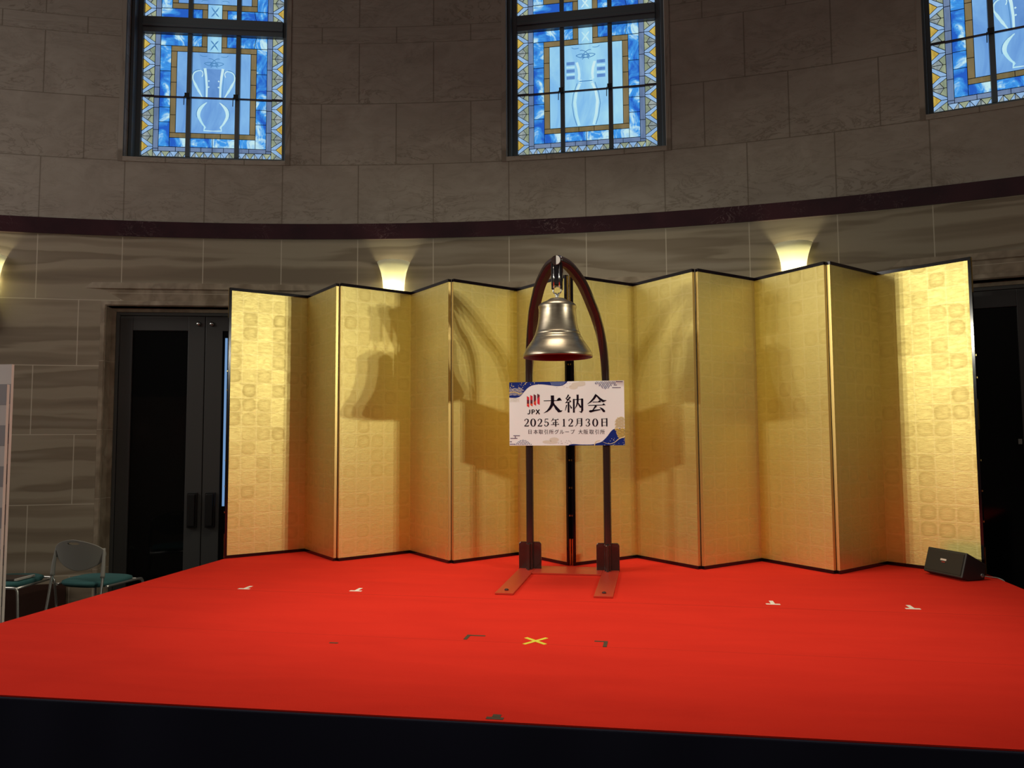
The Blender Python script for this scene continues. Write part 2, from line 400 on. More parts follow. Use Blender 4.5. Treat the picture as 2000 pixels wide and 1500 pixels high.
# thin raised stone margin around each window opening
for i, c in enumerate(WC):
    mb = MB(); t = .06
    for k0, k1, z0, z1 in ((c-WH-t, c-WH, WZ0-.045, WZ1+.04), (c+WH, c+WH+t, WZ0-.045, WZ1+.04), (c-WH, c+WH, WZ0-.045, WZ0), (c-WH, c+WH, WZ1, WZ1+.04)):
        arcstrip(mb, k0, k1, z0, z1, .006, M_up)
    tag(mb.build('trim_%d' % (i+2)), kind='structure')
# ------------------------------------------------------------------ stained glass windows
XH = WH*LB-.075                  # half width of the glass
def ribbon(mb, pts, hw, y, m, th_=.004):
    # pts (x, z), flat raised ribbon facing -y
    n = len(pts); L = []; Rr = []
    for i, p in enumerate(pts):
        a = pts[max(i-1, 0)]; b = pts[min(i+1, n-1)]; dx, dz = b[0]-a[0], b[1]-a[1]; l = math.hypot(dx, dz) or 1
        h = rs_(hw, i, n)
        L.append((p[0]-dz/l*h, p[1]+dx/l*h)); Rr.append((p[0]+dz/l*h, p[1]-dx/l*h))
    for i in range(n-1):
        mb.face([(L[i][0], y, L[i][1]), (Rr[i][0], y, Rr[i][1]), (Rr[i+1][0], y, Rr[i+1][1]), (L[i+1][0], y, L[i+1][1])], m)
        for E in (L, Rr): mb.face([(E[i][0], y, E[i][1]), (E[i+1][0], y, E[i+1][1]), (E[i+1][0], y+th_, E[i+1][1]), (E[i][0], y+th_, E[i][1])], m)
def bez(p0, p1, p2, n=8): return [((1-t)**2*p0[0]+2*t*(1-t)*p1[0]+t*t*p2[0], (1-t)**2*p0[1]+2*t*(1-t)*p1[1]+t*t*p2[1]) for t in [i/n for i in range(n+1)]]
def glass_panel(parent, z0, z1, gy, kind, flip=False):
    """one leaded panel; u across 0..1, v from top 0..1"""
    g = MB(); ld = MB()
    H = z1-z0; Wd = 2*XH
    def X(u): return -XH+u*Wd
    def Z(v): return (z0+v*H) if flip else (z1-v*H)
    lines = []
    def rect(u0, v0, u1, v1, m, lead=True):
        zz = sorted((Z(v0), Z(v1)))
        g.face([(X(u0), gy, zz[0]), (X(u1), gy, zz[0]), (X(u1), gy, zz[1]), (X(u0), gy, zz[1])], G[m])
        if lead:
            for a, b in (((u0, v0), (u1, v0)), ((u1, v0), (u1, v1)), ((u1, v1), (u0, v1)), ((u0, v1), (u0, v0))): line(a, b)
    seen = set()
    def line(a, b, hw=.0021):
        k = tuple(sorted((tuple(round(q, 4) for q in a), tuple(round(q, 4) for q in b))))
        if k in seen: return
        seen.add(k)
        ribbon(ld, [(X(a[0]), Z(a[1])), (X(b[0]), Z(b[1]))], hw, gy-.004, G['lead'])
    # --- lavender strips
    LV = [.0, .09, .245, .40, .55, .61, .74, .90]
    for s in (0, 1):
        f = (lambda u: u) if s == 0 else (lambda u: 1-u)
        def R2(u0, v0, u1, v1, m):
            a, b = sorted((f(u0), f(u1))); rect(a, v0, b, v1, m)
        vs = [0, .085, .26, .435, .52, .60, .78, .93]
        for a, b in zip(vs, vs[1:]): R2(.080, a, .118, b, 'lav')
        vs = [.09, .30, .52, .595, .715, .915]
        for a, b in zip(vs, vs[1:]): R2(.118, a, .195, b, 'blue')
        R2(.118, 0, .33, .09, 'blue')
        if s: line((1-.20, 0), (1-.215, .09))
        R2(.33, 0, .41, .09, 'blue'); R2(.41, 0, .448, .09, 'gold'); R2(.195, .09, .33, .135, 'gold'); R2(.33, .09, .448, .135, 'gold')
        vs = [.135, .265, .39, .51, .655, .80]
        for a, b in zip(vs, vs[1:]): R2(.195, a, .236, b, 'gold')
        R2(.236, .135, .33, .80, 'dim' if kind == 0 else 'pale'); R2(.195, .80, .33, .84, 'gold'); R2(.33, .80, .445, .84, 'gold')
        R2(.195, .84, .34, .915, 'blue'); R2(.34, .84, .5, .915, 'blue')
        for a, b in ((.118, .24), (.24, .42), (.42, .5)): R2(a, .915, b, .952, 'lav')
        R2(.080, .93, .118, .952, 'lav')
        # zigzag border: chevron band between a yellow outer and a green inner triangle
        N = 6; p = 1./N
        for k in range(N):
            a, m_, b = k*p, (k+.5)*p, (k+1)*p
            def T(pts, mm):
                q = [(X(f(u)), gy, Z(v)) for u, v in pts]
                g.face(q, G[mm])
                for i in range(len(pts)):
                    c0, c1 = pts[i], pts[(i+1) % len(pts)]
                    line((f(c0[0]), c0[1]), (f(c1[0]), c1[1]), .0019)
            e_ = .08
            T([(0, a+.24*p), (.046, m_), (0, b-.24*p)], 'yel')
            T([(0, a+.05*p), (0, a+.24*p), (.046, m_), (e_, m_), (e_, m_-.09*p)], 'chev')
            T([(0, b-.24*p), (0, b-.05*p), (e_, m_+.09*p), (e_, m_), (.046, m_)], 'chev')
            T([(0, a), (0, a+.05*p), (.040, a+.23*p), (.064, a+.0*p)], 'wht'); T([(.040, a+.23*p), (e_, m_-.09*p), (e_, a), (.064, a)], 'grn')
            T([(0, b), (0, b-.05*p), (.040, b-.23*p), (.064, b)], 'wht'); T([(.040, b-.23*p), (e_, m_+.09*p), (e_, b), (.064, b)], 'grn')
    rect(.448, 0, .552, .135, 'pale'); rect(.445, .80, .555, .84, 'gold')
    rect(.33, .135, .67, .80, 'pale' if kind else 'dim')
    # the centre field is one etched sheet: a few open joints are drawn only at its border
    # bottom border of diamonds
    nb = 14
    for k in range(nb):
        a = .08+.84*k/nb; b = .08+.84*(k+1)/nb; m_ = (a+b)/2
        for pts, mm in (([(a, .952), (b, .952), (m_, 1.)], 'grn' if k % 2 else 'chev'), ([(a, .952), (m_, 1.), (a, 1.)], 'chev' if k % 3 else 'wht'), ([(b, .952), (b, 1.), (m_, 1.)], 'chev' if k % 2 else 'wht')):
            g.face([(X(u), gy, Z(v)) for u, v in pts], G[mm])
            for i in range(3): line(pts[i], pts[(i+1) % 3], .0018)
    # etched drawing (raised, facing the hall)
    e = MB(); y = gy-.0025
    def rb(pts, hw, m='rib', mir=True):
        ribbon(e, [(X(u), Z(v)) for u, v in pts], [h*Wd for h in hw] if isinstance(hw, list) else hw*Wd, y, G[m], .002)
        if mir: ribbon(e, [(X(1-u), Z(v)) for u, v in pts], [h*Wd for h in hw] if isinstance(hw, list) else hw*Wd, y, G[m], .002)
    for sgn in (1, -1):
        rb(bez((.5-.028*sgn, .035), (.5-.005*sgn, .06), (.5+.028*sgn, .115), 6), [.001, .004, .005, .003, .005, .004, .001], 'rib' if kind else 'shade', False)
    for u, v in ((.5, .035), (.5, .115)): pass
    rb(bez((.46, .185), (.49, .175), (.53, .235), 6), .0022, 'shade'); rb(bez((.53, .235), (.47, .20), (.43, .225)), .0025, 'shade'); rb(bez((.53, .235), (.47, .26), (.43, .225)), .0025, 'shade')
    rb(bez((.45, .165), (.41, .175), (.40, .155)), .002, 'shade'); rb(bez((.475, .215), (.50, .235), (.475, .26)), .002, 'shade')
    if kind == 0:
        rb([(.435, .265), (.445, .33), (.452, .42), (.452, .52)], [.010, .008, .007, .006]); rb([(.424, .27), (.434, .40), (.438, .51)], .0022, 'shade')
        g.face([(X(.452), gy-.001, Z(.52)), (X(.548), gy-.001, Z(.52)), (X(.56), gy-.001, Z(.27)), (X(.44), gy-.001, Z(.27))], G['shade2'])
        rb(bez((.415, .335), (.435, .30), (.405, .285), 6)+bez((.405, .285), (.34, .29), (.352, .36), 8)[1:]+bez((.352, .36), (.38, .43), (.425, .51), 8)[1:], [.003]*8+[.004]*7+[.008, .009, .007, .009, .006, .004, .002], 'rib')
        rb(bez((.345, .33), (.35, .28), (.40, .278), 6), .002, 'shade')
        for u in (.462,): 
            for v in (.365, .415): rb([(u, v), (u+.006, v+.008)], .005, 'rib')
        rb(bez((.455, .545), (.385, .60), (.40, .665), 8)+bez((.40, .665), (.42, .72), (.445, .745), 6)[1:], [.002, .006, .009, .011, .012, .012, .012, .011, .010, .009, .008, .007, .006, .005, .006])
        rb([(.445, .745), (.437, .775), (.50, .778)], [.008, .005, .002]); rb(bez((.44, .55), (.365, .60), (.385, .67), 6), .0018, 'shade')
    else:
        rb([(.435, .28), (.448, .33), (.453, .38), (.449, .42)], .009); rb([(.455, .435), (.545, .435)], .003, 'shade', False); rb([(.447, .425), (.47, .425)], .003); rb([(.447, .445), (.47, .445)], .003)
        rb([(.455, .455), (.43, .52), (.418, .60), (.428, .70), (.448, .79)], [.009, .009, .010, .010, .009]); rb([(.435, .45), (.408, .54), (.398, .62), (.412, .72), (.432, .79)], .0022, 'shade')
        for v in (.285, .345, .40): rb([(.36, v), (.42, v)], .012, 'shade2'); 
        rb([(.36, .315), (.42, .315)], .004, 'rib'); rb([(.36, .373), (.42, .373)], .004, 'rib')
    gp = g.build('glass_panel', parent); ld.build('lead_came', gp); e.build('etched_drawing', gp)
def make_window(idx, c, kinds):
    p = W(c, WZ0, 0)
    rt = empty('window_%d' % idx, p, -th(c), kind='structure')
    rt['label'] = ['leaded stained glass window above the left door with a two-handled vase', 'leaded stained glass window over the bell with a banded vase', 'leaded stained glass window at the right edge of the wall'][idx-1]
    hw = WH*LB; gy = .21
    f = MB(); Ht = WZ1-WZ0
    f.box(-hw, -XH-.0, gy-.03, gy+.05, 0, Ht, M_steel); f.box(XH, hw, gy-.03, gy+.05, 0, Ht, M_steel)
    f.box(-hw, -hw+.03, gy-.12, gy-.03, 0, Ht, M_steel); f.box(hw-.03, hw, gy-.12, gy-.03, 0, Ht, M_steel)
    f.box(-XH, XH, gy-.03, gy+.05, 0, .086, M_steel); f.box(-XH, XH, gy-.03, gy+.05, Ht-.06, Ht, M_steel)
    f.build('frame', rt, bevel=.004)
    ztr = 4.845-WZ0; zt2 = ztr+.155
    t = MB(); t.box(-XH, XH, gy-.05, gy+.05, ztr, zt2, M_steel); t.box(-XH, XH, gy-.065, gy-.05, ztr+.05, ztr+.075, M_steel); t.build('transom', rt, bevel=.004)
    for u in (.331, .677):
        x = -XH+u*2*XH
        m_ = MB(); m_.box(x-.021, x+.021, gy-.035, gy+.03, .086, ztr, M_steel); m_.box(x-.021, x+.021, gy-.035, gy+.03, zt2, Ht-.06, M_steel); m_.build('mullion', rt, bevel=.003)
        l = MB(); zb = .086+(ztr-.086)*.485
        l.box(x-.030, x+.018, gy-.06, gy-.035, zb-.02, zb+.028, M_dark); l.tube([(x-.035, gy-.05, zb), (x-.037, gy-.05, zb-.09)], .004, M_dark, 8); l.build('latch', rt, bevel=.003)
    b = MB(); zb = .086+(ztr-.086)*.485
    b.box(-XH, XH, gy-.022, gy-.006, zb-.007, zb+.007, mat('window_bar', (.06, .035, .04), rough=.5)); b.build('glazing_bar', rt)
    glass_panel(rt, .086, ztr, gy, kinds[0]); glass_panel(rt, zt2, Ht-.06, gy, kinds[1], flip=True)
    return rt
make_window(1, WC[0], (0, 0)); make_window(2, WC[1], (1, 1)); make_window(3, WC[2], (0, 1))
# ------------------------------------------------------------------ double doors in stone surrounds
def make_door(idx, c):
    p = W(c, -.65, 0); rt = empty('door_%d' % idx, p, -th(c), kind='structure')
    rt['label'] = ['dark steel double glass door left of the gold screens', 'dark steel double door hidden behind the gold screens', 'dark steel double glass door right of the gold screens'][idx-1]
    so, si = 1.52*LB, 1.17*LB; zo, zi = 2.355+.65, DZ1+.65
    s = MB()
    # stepped stone architrave, mitred: rings of (half width, top, y)
    rings = [(so, zo, .01), (so, zo, -.035), (so-.055, zo-.055, -.040), (so-.065, zo-.065, -.028), (si+.055, zi+.05, -.018), (si+.045, zi+.04, -.034), (si+.01, zi+.01, -.034), (si, zi, -.022), (si, zi, .10), (si-.035, zi-.035, .10), (si-.035, zi-.035, .16)]
    for (a, az, ay), (b, bz, by) in zip(rings, rings[1:]):
        s.face([(-a, ay, 0), (-b, by, 0), (-b, by, bz), (-a, ay, az)], M_sur); s.face([(-a, ay, az), (-b, by, bz), (b, by, bz), (a, ay, az)], M_sur); s.face([(a, ay, az), (b, by, bz), (b, by, 0), (a, ay, 0)], M_sur)
    s.build('surround', rt)
    fr = MB(); fi = si-.035; ft = zi-.035; d = .11
    for q in ((-fi, -fi+.03, 0, ft), (fi-.03, fi, 0, ft), (-fi+.03, fi-.03, ft-.03, ft)): fr.box(q[0], q[1], d, d+.1, q[2], q[3], M_dsteel)
    fr.build('frame', rt, bevel=.004)
    lw = fi-.032; lt = ft-.035
    for s_ in (-1, 1):
        lf = MB(); gx0, gx1 = .155, lw-.115; gz0, gz1 = .20, 1.965+.65-.03
        def bx(x0, x1, z0, z1, y0=d+.01, y1=d+.06, mm=M_dsteel, b=lf):
            xs = sorted((s_*(x0), s_*(x1))); b.box(xs[0], xs[1], y0, y1, z0, z1, mm)
        bx(.004, gx0, .01, lt); bx(gx1, lw, .01, lt); bx(gx0, gx1, .01, gz0); bx(gx0, gx1, gz1, lt)
        lo = lf.build('door_leaf', rt, bevel=.003)
        gb = MB(); bx(gx0, gx1, gz0, gz1, d+.03, d+.045, M_bglass, gb); gb.build('glass', lo)
        hb = MB(); bx(.035, .125, .76, 1.08, d-.012, d+.01, M_dark, hb); bx(.05, .11, .775, 1.065, d-.035, d-.012, M_dark, hb); hb.build('push_plate', lo, bevel=.004)
        kb = MB(); kb.lathe([(0, 0), (.018, 0), (.022, .012), (.012, .022), (0, .024)], M_chrome, n=16)
        k = kb.build('lock', lo); k.rotation_euler = (pi/2, 0, 0); k.location = (s_*.06, d+.01, 2.02+.63)
    # room beyond the opening
    return rt
for i, c in enumerate(WC): make_door(i+1, c)
lp = MB(); lp.box(-.19, -.165, .118, .141, 1.50, 1.54, M_chrome); lp.build('latch_plate', bpy.data.objects['door_3'])
dr = bpy.data.objects['door_1']
st = MB(); st.box(.180, .200, .128, .139, .95, 2.52, mat('daylight_glow', (.02, .03, .05), rough=.2, emit=(.22, .42, .75), es=.7))  # emissive strip stands in for daylight showing through the door glass
st.build('daylight_glow_strip', dr)
# ------------------------------------------------------------------ wall sconces
def sconce(K, label):
    p = W(K, 1.955, 0); rt = empty('wall_sconce', p, -th(K), label=label, cat='wall lamp', group='flared glass wall sconces')
    prof = [(.082, 0), (.086, .10), (.088, .20), (.090, .30), (.094, .38), (.102, .45), (.115, .51), (.132, .56), (.150, .605)]
    s = MB(); s.lathe(prof, MATS['sconce_glass'], (0, -.004, 0), 32, pi, 2*pi); 
    sh = s.build('lamp_shade', rt, normals=True); md = sh.modifiers.new('solid', 'SOLIDIFY'); md.thickness = .004
    b = MB(); b.lathe([(0, -.045), (.05, -.045), (.075, -.03), (.086, -.004), (.086, .0), (0, 0)], M_dark, (0, -.004, 0), 24, pi, 2*pi); b.box(-.086, .086, -.006, 0, -.045, 0, M_dark); b.build('base_cap', rt)
    bk = MB(); bk.box(-.03, .03, -.012, 0.0, .05, .45, mat('sconce_back_plate', (.6, .58, .5), rough=.5)); bk.build('back_plate', rt)
    l = bpy.data.lights.new('sconce_bulb', 'POINT'); l.energy = 17; l.color = (1, .93, .58); l.shadow_soft_size = .055
    o = bpy.data.objects.new('sconce_bulb', l); C.objects.link(o); o.parent = rt; o.location = (0, -.055, .36)
def sconce_mat():
    m = bpy.data.materials.new('sconce_glass'); m.use_nodes = True; t = m.node_tree; t.nodes.clear()
    o = t.nodes.new('ShaderNodeOutputMaterial'); a = t.nodes.new('ShaderNodeBsdfTranslucent'); b = t.nodes.new('ShaderNodeBsdfDiffuse'); c = t.nodes.new('ShaderNodeMixShader')
    a.inputs[0].default_value = (.95, .95, .80, 1); b.inputs[0].default_value = (.75, .75, .66, 1); c.inputs[0].default_value = .38
    t.links.new(a.outputs[0], c.inputs[1]); t.links.new(b.outputs[0], c.inputs[2]); t.links.new(c.outputs[0], o.inputs[0]); MATS['sconce_glass'] = m
sconce_mat()
sconce(-.55, 'flared glowing glass wall sconce cut off by the left edge')
sconce(4.48, 'flared glowing glass wall sconce just above the screen left of the bell')
sconce(9.50, 'flared glowing glass wall sconce just above the screen right of the bell')
# ------------------------------------------------------------------ stage
FL, FR = (-3.27, 2.445), (2.172, 2.578); YB = 6.12
def slab(mb, x0l, z0, z1, m, ins=0.):
    poly = [(FL[0]+ins, FL[1]+ins), (FR[0]-ins, FR[1]+ins), (2.172-ins, YB-ins), (-3.27+ins, YB-ins)]
    mb.face([(x, y, z1) for x, y in poly], m); mb.face([(x, y, z0) for x, y in poly][::-1], m)
    for i in range(4):
        a, b = poly[i], poly[(i+1) % 4]; mb.face([(*a, z0), (*b, z0), (*b, z1), (*a, z1)], m)
stg = empty('stage_platform', (-.55, 4.3, -.65), label='low rectangular stage platform carrying the gold screens and the bell', cat='stage')
mb = MB(); slab(mb, 0, -.65, -.008, mat('stage_frame', (.02, .02, .022), rough=.6), .03); mb.build('deck', stg, world=True)
nav = mat('navy_skirt_cloth', (.010, .011, .028), rough=.85, spec=.3)
mb = MB(); N = 160; rows = []
for z in (-.006, -.012, -.03, -.65):
    r = []
    for i in range(N+1):
        t = i/N; x = FL[0]-.012+(FR[0]-FL[0]+.024)*t; y = FL[1]-.012+(FR[1]-FL[1])*t
        wv = (0 if z > -.02 else .006 if z > -.1 else .016)*math.sin(x*9+math.sin(x*3.1)*2)
        r.append((x, y-.004*(z < -.02)+wv*.4, z))
    rows.append(r)
mb.grid([[ (x, y+.03, -.006) for x, y, z in rows[0]]]+rows, nav)
for sx, ex in ((-1, -3.282), (1, 2.184)):
    rr = [[(ex+.003*math.sin(y*9)*sx, y, z) for y in [2.44+(YB-2.44)*i/40 for i in range(41)]] for z in (-.006, -.65)]
    mb.grid(rr, nav)
o = mb.build('skirt_cloth', stg, world=True); o['label'] = 'navy cloth skirt hung along the stage edge'
mb = MB(); slab(mb, 0, -.0055, 0, M_red, 0)
o = mb.build('red_carpet'); tag(o, 'bright red carpet laid over the whole stage top', 'carpet')
# tape marks
wt = mat('white_tape', (.80, .76, .66), rough=.6); bt = mat('brown_tape', (.055, .035, .018), rough=.6); yt = mat('yellow_tape', (.72, .66, .05), rough=.6)
def tape(polys, m, label, name='tape_mark', group=None):
    cx = sum(p[0] for q in polys for p in q)/sum(len(q) for q in polys); cy = sum(p[1] for q in polys for p in q)/sum(len(q) for q in polys)
    mb = MB()
    for j, q in enumerate(polys):
        z0, z1 = .0001, .0011+.0004*j; n = len(q); q = [(x-cx, y-cy) for x, y in q]
        mb.face([(x, y, z1) for x, y in q], m); mb.face([(x, y, z0) for x, y in q][::-1], m)
        for i in range(n): a, b = q[i], q[(i+1) % n]; mb.face([(*a, z0), (*b, z0), (*b, z1), (*a, z1)], m)
    o = mb.build(name); o.location = (cx, cy, 0); tag(o, label, 'tape mark', group); return o
def rc(x0, x1, y0, y1): return [(x0, y0), (x1, y0), (x1, y1), (x0, y1)]
for (x, y), lb in zip(((-2.50, 4.41), (-1.79, 4.455), (.635, 4.465), (1.35, 4.465)), ('white tape mark farthest left on the carpet', 'white tape mark second from the left, left of the bell stand', 'white tape mark on the carpet between the bell stand and the rightmost mark', 'white tape mark farthest right, in front of the small speaker')):
    tape([rc(x-.035, x+.04, y-.012, y+.012), rc(x-.008, x+.014, y+.010, y+.085)], wt, lb, group='white T-shaped tape marks')
c, s = .055, .010
def bar(x, y, a, l, w_): ca, sa = math.cos(a), math.sin(a); return [(x+u*ca-v*sa, y+u*sa+v*ca) for u, v in ((-l, -w_), (l, -w_), (l, w_), (-l, w_))]
tape([bar(-.54, 3.505, .95, .075, .009), bar(-.54, 3.505, -.75, .072, .009)], yt, 'yellow tape cross in the middle of the carpet')
tape([rc(-.855, -.785, 3.547, 3.563), rc(-.872, -.855, 3.48, 3.563)], bt, 'dark tape corner mark left of the yellow cross')
tape([rc(-.275, -.215, 3.537, 3.553), rc(-.232, -.215, 3.455, 3.537)], bt, 'dark tape corner mark right of the yellow cross')
tape([rc(-1.458, -1.418, 3.320, 3.334)], bt, 'short dark tape dash alone on the left half of the carpet')
tape([rc(-.558, -.50, 2.528, 2.548), rc(-.541, -.513, 2.548, 2.572)], bt, 'dark brown tape patch at the front edge of the carpet')
# ------------------------------------------------------------------ gold folding screens
PT = [(-3.272, 5.473), (-2.824, 5.923), (-2.362, 5.49), (-1.931, 5.955), (-1.475, 5.514), (-1.053, 5.984), (-.59, 5.548), (-.13, 5.979), (.319, 5.529), (.78, 5.96), (1.199, 5.482), (1.638, 5.938), (2.125, 5.533)]
HS = 2.12; TH = .024
def screen(i0, label):
    c = PT[i0+3]; rt = empty('folding_screen', (c[0], c[1], 0), label=label, cat='folding screen', group='gold leaf folding screens')
    for k in range(6):
        A = Vector(PT[i0+k]).to_3d(); B = Vector(PT[i0+k+1]).to_3d(); e = (B-A).normalized()
        idxA, idxB = i0+k, i0+k+1
        gap = .024
        if idxA % 2 == 0 and idxA not in (0,): A = A+e*0+Vector((.018, 0, 0))
        if idxB % 2 == 0 and idxB not in (12,): B = B-Vector((.018, 0, 0))
        if idxA % 2 == 1: A = A+e*.0006
        if idxB % 2 == 1: B = B-e*.0006
        e = (B-A).normalized(); n = Vector((e.y, -e.x, 0)); Wp = (B-A).length    # n points to the viewer
        def P(u, d, z): q = A+e*u+n*d; return (q.x, q.y, z)
        mb = MB(); q = .0015
        # lacquered slab with mitred ends at concave folds
        ca = TH if idxA % 2 == 1 else 0; cb = TH if idxB % 2 == 1 else 0
        fr = [(q, -.001), (Wp-q, -.001)]; bk = [(0 if idxA % 2 == 0 else q-TH*.0, -TH), (Wp if idxB % 2 == 0 else Wp-q, -TH)]
        pts = [(q, -.0015), (Wp-q, -.0015), (Wp-(q if idxB % 2 == 0 else 0), -TH), (q if idxA % 2 == 0 else 0, -TH)]
        lo = [P(u, d, .001) for u, d in pts]; hi = [P(u, d, HS) for u, d in pts]
        mb.face(hi, M_lac); mb.face(lo[::-1], M_lac)
        for i in range(4): j = (i+1) % 4; mb.face([lo[i], lo[j], hi[j], hi[i]], M_lac)
        # raised frame rails top and bottom (and at the free ends)
        def rail(u0, u1, z0, z1, m=M_lac, d0=-.001, d1=.004):
            L = [P(u, d, z) for z in (z0, z1) for d in (d0, d1) for u in (u0, u1)]
            for f in ((0, 2, 3, 1), (4, 5, 7, 6), (0, 1, 5, 4), (2, 6, 7, 3), (0, 4, 6, 2), (1, 3, 7, 5)): mb.face([L[i] for i in f], m)
        endA = k == 0; endB = k == 5; fb = .023
        ua = .018 if endA else 0; ub = Wp-.018 if endB else Wp
        rail(0.001, Wp-.001, HS-fb, HS); rail(0.001, Wp-.001, .001, .001+fb)
        if endA: rail(.0005, ua, fb, HS-fb)
        if endB: rail(ub, Wp-.0005, fb, HS-fb)
        po = mb.build('panel', rt, world=True)
        g = MB(); a, b = ua+(.0002 if idxA % 2 else .0015), ub-(.0002 if idxB % 2 else .0015); z0, z1 = fb+.001, HS-fb
        off = (idxA*3.7)
        fpts = [(a, .0015, z0), (b, .0015, z0), (b, .0015, z1), (a, .0015, z1)]; bpts = [(u, -.001, z) for u, d, z in fpts]
        g.face([P(*p) for p in fpts], M_gold, [(off+p[0], p[2]+idxA*.031) for p in fpts])
        for i in range(4): j = (i+1) % 4; g.face([P(*fpts[i]), P(*bpts[i]), P(*bpts[j]), P(*fpts[j])], M_gold, [(off, 0)]*4)
        po['_o'] = (0, 0, 0)
        go = g.build('gold_leaf_face', None, normals=True)
        off3 = Vector(rt['_o']); go.data.transform(Matrix.Translation(-off3)); go.parent = po
        # gilt hinge strips on the side faces at the convex folds / brass on the free ends
        h = MB(); side = []
        if idxA % 2 == 0 and not endA: side.append((0, -1))
        if idxB % 2 == 0 and not endB: side.append((Wp, 1))
        for u, sg in side:
            us = sorted((u-.002*sg*-1*1.2, u-.0005*sg)); us = sorted((u+sg*-.003, u+sg*.0006))
            L = [P(uu, d, z) for z in (fb, HS-fb) for d in (-TH+.004, .0018) for uu in us]
            for f in ((0, 2, 3, 1), (4, 5, 7, 6), (0, 1, 5, 4), (2, 6, 7, 3), (0, 4, 6, 2), (1, 3, 7, 5)): h.face([L[i] for i in f], M_hinge)
        if side:
            ho = h.build('hinge_strip', None); ho.data.transform(Matrix.Translation(-off3)); ho.parent = po
        if endA or endB:
            h = MB(); u = 0 if endA else Wp; sg = -1 if endA else 1
            def fit(zc0, zc1, d0, d1, t=.0016):
                us = sorted((u-sg*.002, u+sg*t)); L = [P(uu, d, z) for z in (zc0, zc1) for d in (d0, d1) for uu in us]
                for f in ((0, 2, 3, 1), (4, 5, 7, 6), (0, 1, 5, 4), (2, 6, 7, 3), (0, 4, 6, 2), (1, 3, 7, 5)): h.face([L[i] for i in f], M_brass)
            fit(HS-.24, HS-.004, -.019, -.006); fit(.003, .19, -.019, -.006); fit(.96, 1.16, -.018, -.007)
            for z in (.35, .55, .75, 1.3, 1.45): fit(z, z+.012, -.016, -.006, .004)
            ho = h.build('brass_fitting', None); ho.data.transform(Matrix.Translation(-off3)); ho.parent = po
    return rt
screen(0, 'six-panel gold leaf folding screen standing left of the bell')
screen(6, 'six-panel gold leaf folding screen standing right of the bell, behind the small speaker')
# ------------------------------------------------------------------ bell stand
BX = -.585
M_stand = mat('dark_brown_metal', (.030, .016, .013), rough=.16, metal=0., spec=.7)
M_mar = mat('maroon_metal', (.042, .009, .010), rough=.45, spec=.3)
M_plate = mat('carpet_red_base', (.46, .035, .018), rough=.34, spec=.3)  # base colour holds the red that the plates reflect from the carpet
std = empty('bell_stand', (BX, 5.34, 0), label='dark arched metal stand from which the bronze bell hangs', cat='bell stand')
path = [(.2705, 5.34, 0), (.2705, 5.34, .4), (.2705, 5.34, .9), (.270, 5.34, 1.30), (.268, 5.335, 1.42), (.261, 5.315, 1.53), (.245, 5.275, 1.645), (.222, 5.205, 1.745), (.197, 5.125, 1.820), (.150, 5.035, 1.935), (.100, 4.965, 2.010), (.055, 4.91, 2.055), (.0, 4.86, 2.075)]
def catmull(P, n=5):
    out = []
    for i in range(len(P)-1):
        p0, p1, p2, p3 = P[max(i-1, 0)], P[i], P[i+1], P[min(i+2, len(P)-1)]
        for k in range(n):
            t = k/n; out.append(tuple(.5*((2*b)+(-a+c_)*t+(2*a-5*b+4*c_-d)*t*t+(-a+3*b-3*c_+d)*t**3) for a, b, c_, d in zip(p0, p1, p2, p3)))
    out.append(P[-1]); return out
cp = catmull(path)
